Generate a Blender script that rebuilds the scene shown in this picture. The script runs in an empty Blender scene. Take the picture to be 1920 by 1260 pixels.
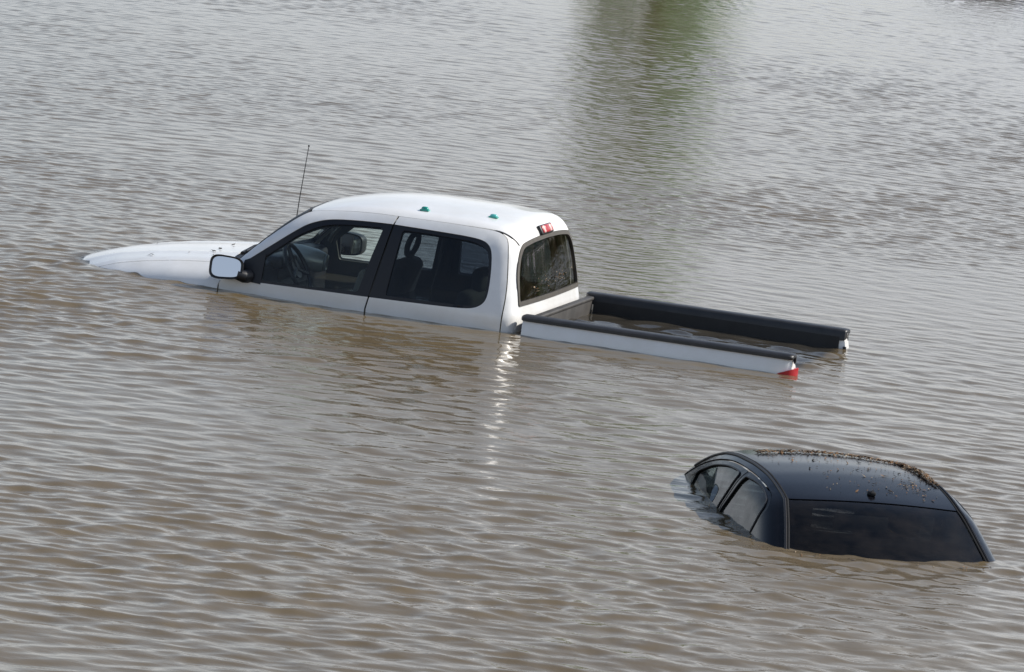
import bpy, math, random
import numpy as np
from mathutils import Vector, Matrix
from mathutils.geometry import delaunay_2d_cdt

# ------------------------------------------------------------------ camera, sky, sun
scene = bpy.context.scene
COL = scene.collection
rng = np.random.default_rng(7)
random.seed(7)

CAM = np.array([-9.5066, 36.5700, 4.9528])
CR = np.array([-0.956136, -0.271294, 0.110470])
CU = np.array([0.141977, -0.099340, 0.984873])
CF = np.array([0.256216, -0.957356, -0.133500])
cd = bpy.data.cameras.new('camera')
cam = bpy.data.objects.new('camera', cd)
COL.objects.link(cam)
cd.sensor_width = 36.0
cd.lens = 36.0 * 9999.5 / 1920.0
cd.clip_end = 20000
cam.matrix_world = Matrix(((CR[0], CU[0], -CF[0], CAM[0]), (CR[1], CU[1], -CF[1], CAM[1]),
                           (CR[2], CU[2], -CF[2], CAM[2]), (0, 0, 0, 1)))
scene.camera = cam

SUN = np.array([-1.22, -0.62, 1.14])
SUN = SUN / np.linalg.norm(SUN)
sun_el = math.asin(SUN[2])
sun_az = math.atan2(SUN[0], SUN[1])          # clockwise from +Y

world = bpy.data.worlds.new('World')
scene.world = world
world.use_nodes = True
nt = world.node_tree
nt.nodes.clear()
wo = nt.nodes.new('ShaderNodeOutputWorld')
bg = nt.nodes.new('ShaderNodeBackground')
sky = nt.nodes.new('ShaderNodeTexSky')
sky.sky_type = 'NISHITA'
sky.sun_disc = False
sky.sun_elevation = sun_el
sky.sun_rotation = sun_az
sky.air_density = 1.0
sky.dust_density = 0.8
sky.ozone_density = 1.0
# thin bright cloud veil over the blue, broken by soft gaps
tc = nt.nodes.new('ShaderNodeTexCoord')
mp = nt.nodes.new('ShaderNodeMapping')
mp.inputs['Scale'].default_value = (1.0, 1.0, 2.2)
cn = nt.nodes.new('ShaderNodeTexNoise')
cn.inputs['Scale'].default_value = 3.2
cn.inputs['Detail'].default_value = 6
cn.inputs['Roughness'].default_value = 0.55
cr = nt.nodes.new('ShaderNodeValToRGB')
cr.color_ramp.elements[0].position = 0.36
cr.color_ramp.elements[0].color = (0.45, 0.45, 0.45, 1)
cr.color_ramp.elements[1].position = 0.62
cr.color_ramp.elements[1].color = (1.0, 1.0, 1.0, 1)
bw = nt.nodes.new('ShaderNodeRGBToBW')
veil = nt.nodes.new('ShaderNodeMix')
veil.data_type = 'RGBA'
veil.blend_type = 'MULTIPLY'
veil.inputs[0].default_value = 1.0
veil.inputs[7].default_value = (1.18, 1.25, 1.38, 1)
mx = nt.nodes.new('ShaderNodeMix')
mx.data_type = 'RGBA'
L = nt.links.new
L(tc.outputs['Generated'], mp.inputs['Vector'])
L(mp.outputs['Vector'], cn.inputs['Vector'])
L(cn.outputs['Fac'], cr.inputs['Fac'])
L(sky.outputs['Color'], bw.inputs['Color'])
L(bw.outputs['Val'], veil.inputs[6])
# the veil thickens towards the horizon all round
sx = nt.nodes.new('ShaderNodeSeparateXYZ')
hz = nt.nodes.new('ShaderNodeMapRange')
hz.interpolation_type = 'SMOOTHSTEP'
hz.inputs[1].default_value = 0.08
hz.inputs[2].default_value = 0.55
hz.inputs[3].default_value = 0.92
hz.inputs[4].default_value = 0.22
mm = nt.nodes.new('ShaderNodeMath')
mm.operation = 'MULTIPLY'
L(tc.outputs['Generated'], sx.inputs[0])
L(sx.outputs['Z'], hz.inputs[0])
L(cr.outputs['Color'], mm.inputs[0])
L(hz.outputs[0], mm.inputs[1])
L(mm.outputs[0], mx.inputs[0])
L(sky.outputs['Color'], mx.inputs[6])
L(veil.outputs[2], mx.inputs[7])
L(mx.outputs[2], bg.inputs['Color'])
bg.inputs['Strength'].default_value = 0.135
L(bg.outputs['Background'], wo.inputs['Surface'])

sd = bpy.data.lights.new('sun', 'SUN')
sd.energy = 5.0
sd.angle = math.radians(0.6)
sd.color = (1.0, 0.95, 0.87)
so = bpy.data.objects.new('sun', sd)
COL.objects.link(so)
so.rotation_euler = Vector((-SUN[0], -SUN[1], -SUN[2])).to_track_quat('-Z', 'Y').to_euler()

scene.view_settings.view_transform = 'Standard'
scene.view_settings.look = 'None'
scene.view_settings.exposure = 0.05
scene.view_settings.gamma = 1.0
scene.cycles.max_bounces = 10
scene.cycles.transparent_max_bounces = 24
scene.cycles.caustics_reflective = False
scene.cycles.caustics_refractive = False


# ------------------------------------------------------------------ materials
def new_mat(name):
    m = bpy.data.materials.new(name)
    m.use_nodes = True
    return m, m.node_tree.nodes, m.node_tree.links, m.node_tree.nodes['Principled BSDF']


def plain(name, col, rough=0.5, metal=0.0, coat=0.0, spec=None, noise=0.0, nscale=30.0, bump=0.0, mottled=None):
    m, n, l, b = new_mat(name)
    b.inputs['Base Color'].default_value = (*col, 1)
    b.inputs['Roughness'].default_value = rough
    b.inputs['Metallic'].default_value = metal
    b.inputs['Coat Weight'].default_value = coat
    b.inputs['Coat Roughness'].default_value = 0.04
    if spec is not None:
        b.inputs['Specular IOR Level'].default_value = spec
    if noise or bump:
        t = n.new('ShaderNodeTexCoord')
        x = n.new('ShaderNodeTexNoise')
        x.inputs['Scale'].default_value = nscale
        x.inputs['Detail'].default_value = 6
        x.inputs['Roughness'].default_value = 0.65
        l.new(t.outputs['Object'], x.inputs['Vector'])
        if noise:
            r = n.new('ShaderNodeValToRGB')
            lo = mottled if mottled else tuple(c * (1 - noise) for c in col)
            r.color_ramp.elements[0].position = 0.35
            r.color_ramp.elements[0].color = (*lo, 1)
            r.color_ramp.elements[1].position = 0.65
            r.color_ramp.elements[1].color = (*col, 1)
            l.new(x.outputs['Fac'], r.inputs['Fac'])
            l.new(r.outputs['Color'], b.inputs['Base Color'])
        if bump:
            bp = n.new('ShaderNodeBump')
            bp.inputs['Strength'].default_value = bump
            bp.inputs['Distance'].default_value = 0.01
            l.new(x.outputs['Fac'], bp.inputs['Height'])
            l.new(bp.outputs['Normal'], b.inputs['Normal'])
    return m


def glass_mat(name, tint, refl_ior=1.5, dirt=0.0, dirt_col=(0.2, 0.17, 0.12)):
    m, n, l, b = new_mat(name)
    n.remove(b)
    out = n['Material Output']
    tr = n.new('ShaderNodeBsdfTransparent')
    tr.inputs['Color'].default_value = (*tint, 1)
    gl = n.new('ShaderNodeBsdfGlossy')
    gl.inputs['Roughness'].default_value = 0.015
    fr = n.new('ShaderNodeFresnel')
    fr.inputs['IOR'].default_value = refl_ior
    ms = n.new('ShaderNodeMixShader')
    ge = n.new('ShaderNodeNewGeometry')       # a pane mirrors at its outer face only
    om = n.new('ShaderNodeMath')
    om.operation = 'SUBTRACT'
    om.inputs[0].default_value = 1.0
    l.new(ge.outputs['Backfacing'], om.inputs[1])
    mu = n.new('ShaderNodeMath')
    mu.operation = 'MULTIPLY'
    l.new(fr.outputs['Fac'], mu.inputs[0])
    l.new(om.outputs[0], mu.inputs[1])
    l.new(mu.outputs[0], ms.inputs['Fac'])
    l.new(tr.outputs[0], ms.inputs[1])
    l.new(gl.outputs[0], ms.inputs[2])
    last = ms
    if dirt:
        df = n.new('ShaderNodeBsdfDiffuse')
        df.inputs['Color'].default_value = (*dirt_col, 1)
        t = n.new('ShaderNodeTexCoord')
        x = n.new('ShaderNodeTexNoise')
        x.inputs['Scale'].default_value = 9
        x.inputs['Detail'].default_value = 7
        l.new(t.outputs['Object'], x.inputs['Vector'])
        mr = n.new('ShaderNodeMapRange')
        mr.inputs[1].default_value = 0.35
        mr.inputs[2].default_value = 0.75
        mr.inputs[3].default_value = 0.0
        mr.inputs[4].default_value = dirt
        l.new(x.outputs['Fac'], mr.inputs[0])
        m2 = n.new('ShaderNodeMixShader')
        l.new(mr.outputs[0], m2.inputs['Fac'])
        l.new(ms.outputs[0], m2.inputs[1])
        l.new(df.outputs[0], m2.inputs[2])
        last = m2
    l.new(last.outputs[0], out.inputs['Surface'])
    return m


M = {}
M['white'] = plain('white_paint', (0.85, 0.85, 0.84), 0.28, coat=0.6, noise=0.1, nscale=4, mottled=(0.78, 0.77, 0.74))
M['black_paint'] = plain('black_paint', (0.006, 0.006, 0.008), 0.20, coat=0.08, spec=0.24, noise=0.3, nscale=14)
M['trim'] = plain('black_trim', (0.010, 0.010, 0.012), 0.45)
M['gap'] = plain('gap_shadow', (0.006, 0.006, 0.007), 0.9)
M['rail'] = plain('rail_cap_plastic', (0.030, 0.030, 0.032), 0.42, noise=0.35, nscale=12, bump=0.05)
M['liner'] = plain('bed_liner', (0.060, 0.055, 0.050), 0.6, noise=0.5, nscale=8, bump=0.2)
M['liner_shaded'] = plain('bed_liner_side', (0.018, 0.018, 0.019), 0.55, noise=0.4, nscale=8, bump=0.15)  # the same bed liner, its colour darkened for the walls in shade
M['seal'] = plain('window_seal', (0.085, 0.075, 0.062), 0.55, noise=0.35, nscale=20)
M['red'] = plain('red_lens', (0.40, 0.006, 0.012), 0.30, coat=0.15)
M['clear_lens'] = plain('clear_lens', (0.70, 0.45, 0.42), 0.35)
M['teal'] = plain('green_lens', (0.010, 0.30, 0.23), 0.15, coat=1.0)
M['teal_light'] = plain('pale_teal_lens', (0.10, 0.50, 0.46), 0.15, coat=1.0)
M['chrome'] = plain('mirror_glass', (0.92, 0.93, 0.95), 0.02, metal=1.0)
M['cloth'] = plain('seat_cloth', (0.13, 0.125, 0.105), 0.9, noise=0.3, nscale=60)
M['plastic'] = plain('cabin_plastic', (0.055, 0.055, 0.048), 0.6)
M['headliner'] = plain('headliner', (0.050, 0.050, 0.047), 0.95)
M['silver'] = plain('silver_plastic', (0.42, 0.43, 0.40), 0.32, metal=0.35)
M['beige'] = plain('beige_fabric', (0.36, 0.30, 0.22), 0.9, noise=0.2)
M['glass_front'] = glass_mat('door_glass', (0.92, 0.955, 0.945), dirt=0.03)
M['glass_tint'] = glass_mat('privacy_glass', (0.46, 0.50, 0.54), dirt=0.03)
M['glass_rear'] = glass_mat('rear_glass', (0.52, 0.54, 0.51), dirt=0.07, dirt_col=(0.16, 0.13, 0.09))
M['sedan_side_glass'] = glass_mat('sedan_side_glass', (0.30, 0.33, 0.33), dirt=0.34, dirt_col=(0.10, 0.11, 0.10))
M['sedan_rear_glass'] = glass_mat('sedan_rear_glass', (0.36, 0.36, 0.36), 1.38, dirt=0.12, dirt_col=(0.09, 0.075, 0.065))
M['antenna'] = plain('antenna_steel', (0.02, 0.02, 0.02), 0.4)
M['leaf_a'] = plain('dry_leaf', (0.30, 0.16, 0.07), 0.85, noise=0.6, nscale=25)
M['leaf_b'] = plain('pale_leaf', (0.45, 0.34, 0.22), 0.85, noise=0.5, nscale=25)
M['leaf_c'] = plain('wet_leaf', (0.045, 0.030, 0.018), 0.6)
M['bark'] = plain('bark', (0.10, 0.075, 0.05), 0.9, noise=0.5, nscale=6)
M['foliage'] = plain('foliage', (0.075, 0.215, 0.055), 0.6, noise=0.6, nscale=1.2)
def leafy(m, col):
    n, l = m.node_tree.nodes, m.node_tree.links
    b = n['Principled BSDF']
    t = n.new('ShaderNodeBsdfTranslucent')
    t.inputs['Color'].default_value = (*col, 1)
    x = n.new('ShaderNodeMixShader')
    x.inputs['Fac'].default_value = 0.45
    l.new(b.outputs[0], x.inputs[1])
    l.new(t.outputs[0], x.inputs[2])
    l.new(x.outputs[0], n['Material Output'].inputs['Surface'])


leafy(M['foliage'], (0.14, 0.40, 0.09))
M['grass'] = plain('bank_grass', (0.085, 0.10, 0.035), 0.9, noise=0.5, nscale=0.2)
M['blue_paint'] = plain('blue_paint', (0.012, 0.022, 0.070), 0.22, coat=0.6)


# ------------------------------------------------------------------ mesh helpers
def smooth_all(me):
    me.polygons.foreach_set('use_smooth', np.ones(len(me.polygons), dtype=bool))


def link(name, me, mats, parent=None):
    o = bpy.data.objects.new(name, me)
    COL.objects.link(o)
    for m in (mats if isinstance(mats, (list, tuple)) else [mats]):
        me.materials.append(M[m] if isinstance(m, str) else m)
    if parent is not None:
        o.parent = parent
    return o


def from_py(name, verts, faces, mats, parent=None, smooth=True, angle=40.0, idx=None):
    me = bpy.data.meshes.new(name)
    me.from_pydata([tuple(float(c) for c in v) for v in verts], [], [tuple(int(i) for i in f) for f in faces])
    me.update()
    if idx is not None:
        me.polygons.foreach_set('material_index', np.array(idx, dtype=np.int32))
    if smooth:
        smooth_all(me)
        me.set_sharp_from_angle(angle=math.radians(angle))
    return link(name, me, mats, parent)


def thing(name, label, cat, loc=(0, 0, 0), rotz=0.0, group=None):
    o = bpy.data.objects.new(name, None)
    COL.objects.link(o)
    o.empty_display_size = 0.2
    o.location = loc
    o.rotation_euler = (0, 0, rotz)
    o['label'] = label
    o['category'] = cat
    if group:
        o['group'] = group
    return o


class MB:
    """collects simple shapes into one mesh"""
    def __init__(s):
        s.v, s.f = [], []

    def add(s, v, f):
        k = len(s.v)
        s.v += [tuple(p) for p in v]
        s.f += [tuple(i + k for i in q) for q in f]
        return s

    def box(s, lo, hi, bev=0.0):
        (x0, y0, z0), (x1, y1, z1) = lo, hi
        if bev <= 0:
            v = [(x, y, z) for x in (x0, x1) for y in (y0, y1) for z in (z0, z1)]
            return s.add(v, [(0, 1, 3, 2), (4, 6, 7, 5), (0, 4, 5, 1), (2, 3, 7, 6), (0, 2, 6, 4), (1, 5, 7, 3)])
        c = Vector(((x0 + x1) / 2, (y0 + y1) / 2, (z0 + z1) / 2))
        h = Vector(((x1 - x0) / 2, (y1 - y0) / 2, (z1 - z0) / 2))
        return s.rbox(c, h, bev)

    def rbox(s, c, h, r, n=7, mat=None):
        """rounded box by pushing a cube sphere out to an inner box"""
        v, f = [], []
        lin = [math.tan(math.radians(-45 + 90 * i / (n - 1))) for i in range(n)]
        r = min(r, min(h) * 0.999)
        inner = Vector((h[0] - r, h[1] - r, h[2] - r))
        for ax in range(3):
            for sg in (-1, 1):
                k = len(v)
                for a in lin:
                    for b in lin:
                        d = [0, 0, 0]
                        d[ax] = sg
                        d[(ax + 1) % 3] = a
                        d[(ax + 2) % 3] = b
                        d = Vector(d).normalized()
                        p = Vector([math.copysign(inner[i], d[i]) if abs(d[i]) > 1e-6 else 0 for i in range(3)]) + d * r
                        # keep grid centre lines on the flat faces
                        v.append(p)
                for i in range(n - 1):
                    for j in range(n - 1):
                        q = (k + i * n + j, k + (i + 1) * n + j, k + (i + 1) * n + j + 1, k + i * n + j + 1)
                        f.append(q if sg > 0 else q[::-1])
        c = Vector(c)
        vv = [((mat @ p) if mat else p) + c for p in v]
        return s.add(vv, f)

    def tube(s, pts, rad, seg=10, caps=True):
        pts = [Vector(p) for p in pts]
        rads = rad if isinstance(rad, (list, tuple)) else [rad] * len(pts)
        ring = []
        prev = None
        for i, p in enumerate(pts):
            t = (pts[min(i + 1, len(pts) - 1)] - pts[max(i - 1, 0)]).normalized()
            if prev is None:
                a = t.orthogonal().normalized()
            else:
                a = (prev - t * prev.dot(t)).normalized()
            prev = a
            b = t.cross(a)
            ring.append([p + (a * math.cos(2 * math.pi * k / seg) + b * math.sin(2 * math.pi * k / seg)) * rads[i] for k in range(seg)])
        v = [q for r in ring for q in r]
        f = []
        for i in range(len(pts) - 1):
            for k in range(seg):
                k2 = (k + 1) % seg
                f.append((i * seg + k, i * seg + k2, (i + 1) * seg + k2, (i + 1) * seg + k))
        if caps:
            f.append(tuple(range(seg))[::-1])
            f.append(tuple((len(pts) - 1) * seg + k for k in range(seg)))
        return s.add(v, f)

    def torus(s, c, ax_u, ax_v, ru, rv, r, n=36, seg=8):
        c, u, w = Vector(c), Vector(ax_u).normalized(), Vector(ax_v).normalized()
        nn = u.cross(w)
        v, f = [], []
        for i in range(n):
            a = 2 * math.pi * i / n
            p = c + u * (ru * math.cos(a)) + w * (rv * math.sin(a))
            d = (u * math.cos(a) + w * math.sin(a)).normalized()
            for k in range(seg):
                b = 2 * math.pi * k / seg
                v.append(p + d * (r * math.cos(b)) + nn * (r * math.sin(b)))
        for i in range(n):
            for k in range(seg):
                i2, k2 = (i + 1) % n, (k + 1) % seg
                f.append((i * seg + k, i2 * seg + k, i2 * seg + k2, i * seg + k2))
        return s.add(v, f)

    def sweep_profile(s, prof, xs, closed=True):
        """profile(list of (y,z)) extruded along x stations; stations may be (x, scale_fn)"""
        n = len(prof)
        v, f = [], []
        for x, fn in xs:
            for (y, z) in prof:
                v.append((x, *(fn(y, z) if fn else (y, z))))
        for i in range(len(xs) - 1):
            for k in range(n if closed else n - 1):
                k2 = (k + 1) % n
                f.append((i * n + k, (i + 1) * n + k, (i + 1) * n + k2, i * n + k2))
        if closed:
            f.append(tuple(range(n)))
            f.append(tuple((len(xs) - 1) * n + k for k in range(n))[::-1])
        return s.add(v, f)

    def build(s, name, mat, parent=None, smooth=True, angle=40.0):
        return from_py(name, s.v, s.f, mat, parent, smooth, angle)


def smax(a, b, r):
    h = np.maximum(r - np.abs(a - b), 0.0)
    return np.maximum(a, b) + h * h / (4 * r)


def solve(F, O, D, t0=0.0, t1=3.0, it=46):
    lo = np.full(len(O), t0)
    hi = np.full(len(O), t1)
    for _ in range(it):
        m = 0.5 * (lo + hi)
        inside = F(O + D * m[:, None]) < 0
        lo = np.where(inside, m, lo)
        hi = np.where(inside, hi, m)
    return O + D * (0.5 * (lo + hi))[:, None]


def grad(F, P, e=1e-3):
    g = np.stack([F(P + e * np.eye(3)[k]) - F(P - e * np.eye(3)[k]) for k in range(3)], 1)
    return g / np.linalg.norm(g, axis=1)[:, None]


def resample(loop, step):
    out = []
    n = len(loop)
    for i in range(n):
        a, b = np.array(loop[i], float), np.array(loop[(i + 1) % n], float)
        k = max(1, int(math.ceil(np.linalg.norm(b - a) / step)))
        for j in range(k):
            out.append(a + (b - a) * j / k)
    return np.array(out)


def smooth_loop(pts, radius):
    """round the corners of a polygon with quadratic arcs; radius: number or list"""
    n = len(pts)
    out = []
    for i in range(n):
        p0, p, p1 = (np.array(pts[(i + k) % n], float) for k in (-1, 0, 1))
        r = radius[i] if isinstance(radius, (list, tuple)) else radius
        la, lb = np.linalg.norm(p0 - p), np.linalg.norm(p1 - p)
        r = min(r, 0.49 * la, 0.49 * lb)
        if r < 1e-4:
            out.append(p)
            continue
        a = p + (p0 - p) / la * r
        b = p + (p1 - p) / lb * r
        for t in np.linspace(0, 1, 6):
            out.append((1 - t) ** 2 * a + 2 * t * (1 - t) * p + t * t * b)
    return out


def inside_poly(P, loop):
    x, y = P[:, 0], P[:, 1]
    r = np.zeros(len(P), bool)
    n = len(loop)
    for i in range(n):
        x0, y0 = loop[i]
        x1, y1 = loop[(i + 1) % n]
        c = (y0 > y) != (y1 > y)
        with np.errstate(divide='ignore', invalid='ignore'):
            xi = (x1 - x0) * (y - y0) / (y1 - y0) + x0
        r ^= c & (x < xi)
    return r


def patch(name, F, toray, outer, holes=(), step=0.03, thick=0.012, off=0.0, mats='white', parent=None, wall=True):
    """a panel cut out of the body surface F=0: outline and holes in the panel's own (u,v), turned edges, thickness"""
    outer = resample(outer, step)
    loops = [outer] + [resample(h, step) for h in holes]
    lo, hi = outer.min(0), outer.max(0)
    gu, gv = np.meshgrid(np.arange(lo[0] + step / 2, hi[0], step), np.arange(lo[1] + step / 2, hi[1], step))
    g = np.stack([gu.ravel(), gv.ravel()], 1)
    keep = inside_poly(g, outer)
    for h in loops[1:]:
        keep &= ~inside_poly(g, h)
    for h in loops:
        d = np.min(np.linalg.norm(g[:, None, :] - h[None], axis=2), axis=1) if len(g) else np.zeros(0)
        keep &= d > step * 0.45
    g = g[keep]
    V, E = [], []
    for h in loops:
        k = len(V)
        V += [Vector((float(a), float(b))) for a, b in h]
        E += [(k + i, k + (i + 1) % len(h)) for i in range(len(h))]
    V += [Vector((float(a), float(b))) for a, b in g]
    vo, eo, fo, *_ = delaunay_2d_cdt(V, E, [], 0, 1e-6)
    P2 = np.array([[v.x, v.y] for v in vo])
    tri = np.array([f for f in fo if len(f) == 3])
    cen = P2[tri].mean(1)
    ok = inside_poly(cen, outer)
    for h in loops[1:]:
        ok &= ~inside_poly(cen, h)
    tri = tri[ok]
    used = np.unique(tri)
    mp_ = -np.ones(len(P2), int)
    mp_[used] = np.arange(len(used))
    tri = mp_[tri]
    P2 = P2[used]
    O, D = toray(P2)
    P = solve(F, O, D)
    N = grad(F, P)
    # consistent winding
    fn = np.cross(P[tri[:, 1]] - P[tri[:, 0]], P[tri[:, 2]] - P[tri[:, 0]])
    flip = (fn * N[tri[:, 0]]).sum(1) < 0
    tri[flip] = tri[flip][:, ::-1]
    A = P + N * off
    B = P + N * (off - thick)
    n = len(A)
    faces = [tuple(t) for t in tri] + [tuple(t[::-1] + n) for t in tri]
    cnt = {}
    for t in tri:
        for i in range(3):
            e = (int(t[i]), int(t[(i + 1) % 3]))
            cnt[e] = cnt.get(e, 0) + 1
    for (a, b) in list(cnt):
        if (b, a) not in cnt:
            faces.append((b, a, a + n, b + n))
    return from_py(name, np.vstack([A, B]), faces, mats, parent, True, 50)


# ------------------------------------------------------------------ water
wave_fwd = np.array([CF[0], CF[1]])
wave_fwd /= np.linalg.norm(wave_fwd)
wave_rt = np.array([-wave_fwd[1], wave_fwd[0]]) * -1.0     # to the right of the view
SED_F = np.array([0.479, -0.878]); SED_F /= np.linalg.norm(SED_F)
SED_L = np.array([-SED_F[1], SED_F[0]])
SED_O = np.array([-4.075, 7.635])


def sstep(a, b, x):
    t = np.clip((x - a) / (b - a), 0, 1)
    return t * t * (3 - 2 * t)


def box_mask(X, Y, x0, x1, y0, y1, e=0.05):
    return sstep(x0 - e, x0 + e, X) * (1 - sstep(x1 - e, x1 + e, X)) * sstep(y0 - e, y0 + e, Y) * (1 - sstep(y1 - e, y1 + e, Y))


_wr = np.random.default_rng(21)
_low = [(_wr.uniform(0.15, 0.9), _wr.uniform(0, 2 * math.pi), _wr.uniform(0, 2 * math.pi)) for _ in range(14)]


def lownoise(X, Y, k0):
    s = np.zeros_like(X)
    for i, (k, th, ph) in enumerate(_low[k0:k0 + 7]):
        s += np.sin(k * (X * math.cos(th) + Y * math.sin(th)) + ph)
    return s / math.sqrt(3.5)


WAVES = []
for i in range(95):        # wind waves
    lam = math.exp(_wr.uniform(math.log(0.15), math.log(1.0)))
    w = math.exp(-((math.log(lam / 0.24)) / 0.62) ** 2)
    th = _wr.normal(math.radians(6), math.radians(36))
    WAVES.append((0, 2 * math.pi / lam, th, 0.0172 * math.sqrt(w), _wr.uniform(0, 2 * math.pi)))
for i in range(60):        # short chop
    lam = math.exp(_wr.uniform(math.log(0.080), math.log(0.24)))
    th = _wr.normal(math.radians(-4), math.radians(38))
    WAVES.append((1, 2 * math.pi / lam, th, 0.0125, _wr.uniform(0, 2 * math.pi)))


def wave_field(X, Y):
    """returns displacement dx,dy,dz of the water at world X,Y"""
    s = (X - CAM[0]) * wave_fwd[0] + (Y - CAM[1]) * wave_fwd[1]
    t = (X - CAM[0]) * wave_rt[0] + (Y - CAM[1]) * wave_rt[1]
    # crests turn slowly across the flood
    s2 = s + 0.020 * t * t + 0.10 * lownoise(X, Y, 0) + 0.028 * lownoise(X * 3.6, Y * 3.6, 5)
    t2 = t + 0.16 * lownoise(X, Y, 7) + 0.05 * lownoise(X * 3.1, Y * 3.1, 3)
    dx = np.zeros_like(X); dy = np.zeros_like(X); dz = np.zeros_like(X)
    lee = sstep(33.5, 41.0, s)
    wA = (1 - 0.66 * lee) * (1 - 0.30 * sstep(0.0, 4.5, t) * (1 - lee))
    wB = 0.98 + 0.12 * np.maximum(sstep(-1.0, 3.5, t), lee)
    wB = wB * np.clip(0.95 + 0.38 * lownoise(X * 1.3 + 7, Y * 0.9 + 2, 6), 0.35, 1.6)      # catspaws and slicks
    far = 1 - 0.5 * sstep(46, 66, s)
    bed0 = box_mask(X, Y, -2.05, -0.05, -0.85, 0.85, 0.06)
    wA = wA * (1 - bed0) + 1.75 * bed0
    wB = wB * (1 - 0.75 * bed0)
    for (kind, k, th, sl, ph) in WAVES:
        c, sn = math.cos(th), math.sin(th)
        a = sl / k * (wB * (far if k > 36 else 1.0) if kind else wA)
        arg = k * (s2 * c + t2 * sn) + ph
        dz += a * np.cos(arg)
        h = -0.75 * a * np.sin(arg)
        dx += h * (wave_fwd[0] * c + wave_rt[0] * sn)
        dy += h * (wave_fwd[1] * c + wave_rt[1] * sn)
    gust = 1.0 + 0.25 * lownoise(X * 0.8 + 3, Y * 0.8, 2)
    # calmer water inside the truck, in its lee, and round the sedan
    amp = np.clip(gust, 0.5, 1.5)
    bed = box_mask(X, Y, -2.05, -0.05, -0.85, 0.85, 0.06)
    cab = box_mask(X, Y, 0.0, 2.15, -0.93, 0.93, 0.05)
    amp = amp * (1 - 0.88 * cab)
    near_truck = box_mask(X, Y, -1.7, 2.5, -1.2, 2.4, 0.6)
    amp = amp * (1 - 0.30 * near_truck * (1 - bed))
    xs = (X - SED_O[0]) * SED_F[0] + (Y - SED_O[1]) * SED_F[1]
    ys = (X - SED_O[0]) * SED_L[0] + (Y - SED_O[1]) * SED_L[1]
    ns = box_mask(xs, ys, -0.5, 2.6, -0.9, 0.9, 0.3)
    amp = amp * (1 - 0.25 * ns)
    # small crossed wavelets thrown back by the sedan
    rip = box_mask(xs, ys, -0.9, 1.9, 0.45, 1.25, 0.28)
    rip2 = box_mask(xs, ys, -0.75, 0.1, -0.9, 0.9, 0.22)
    rr = np.maximum(0.15 * rip, 1.25 * rip2)
    for j in range(14):
        lam = 0.10 + 0.013 * j
        th = 2.1 * j + 0.6
        k = 2 * math.pi / lam
        dz += rr * 0.030 / k * np.cos(k * (X * math.cos(th) + Y * math.sin(th)) + 1.7 * j + 0.6 * lownoise(X * 3, Y * 3, 1))
    pile = 0.026 * box_mask(X, Y, 2.1, 3.7, 0.75, 1.7, 0.7)      # flow heaping up against the front corner
    return dx * amp, dy * amp, dz * amp + pile


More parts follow.
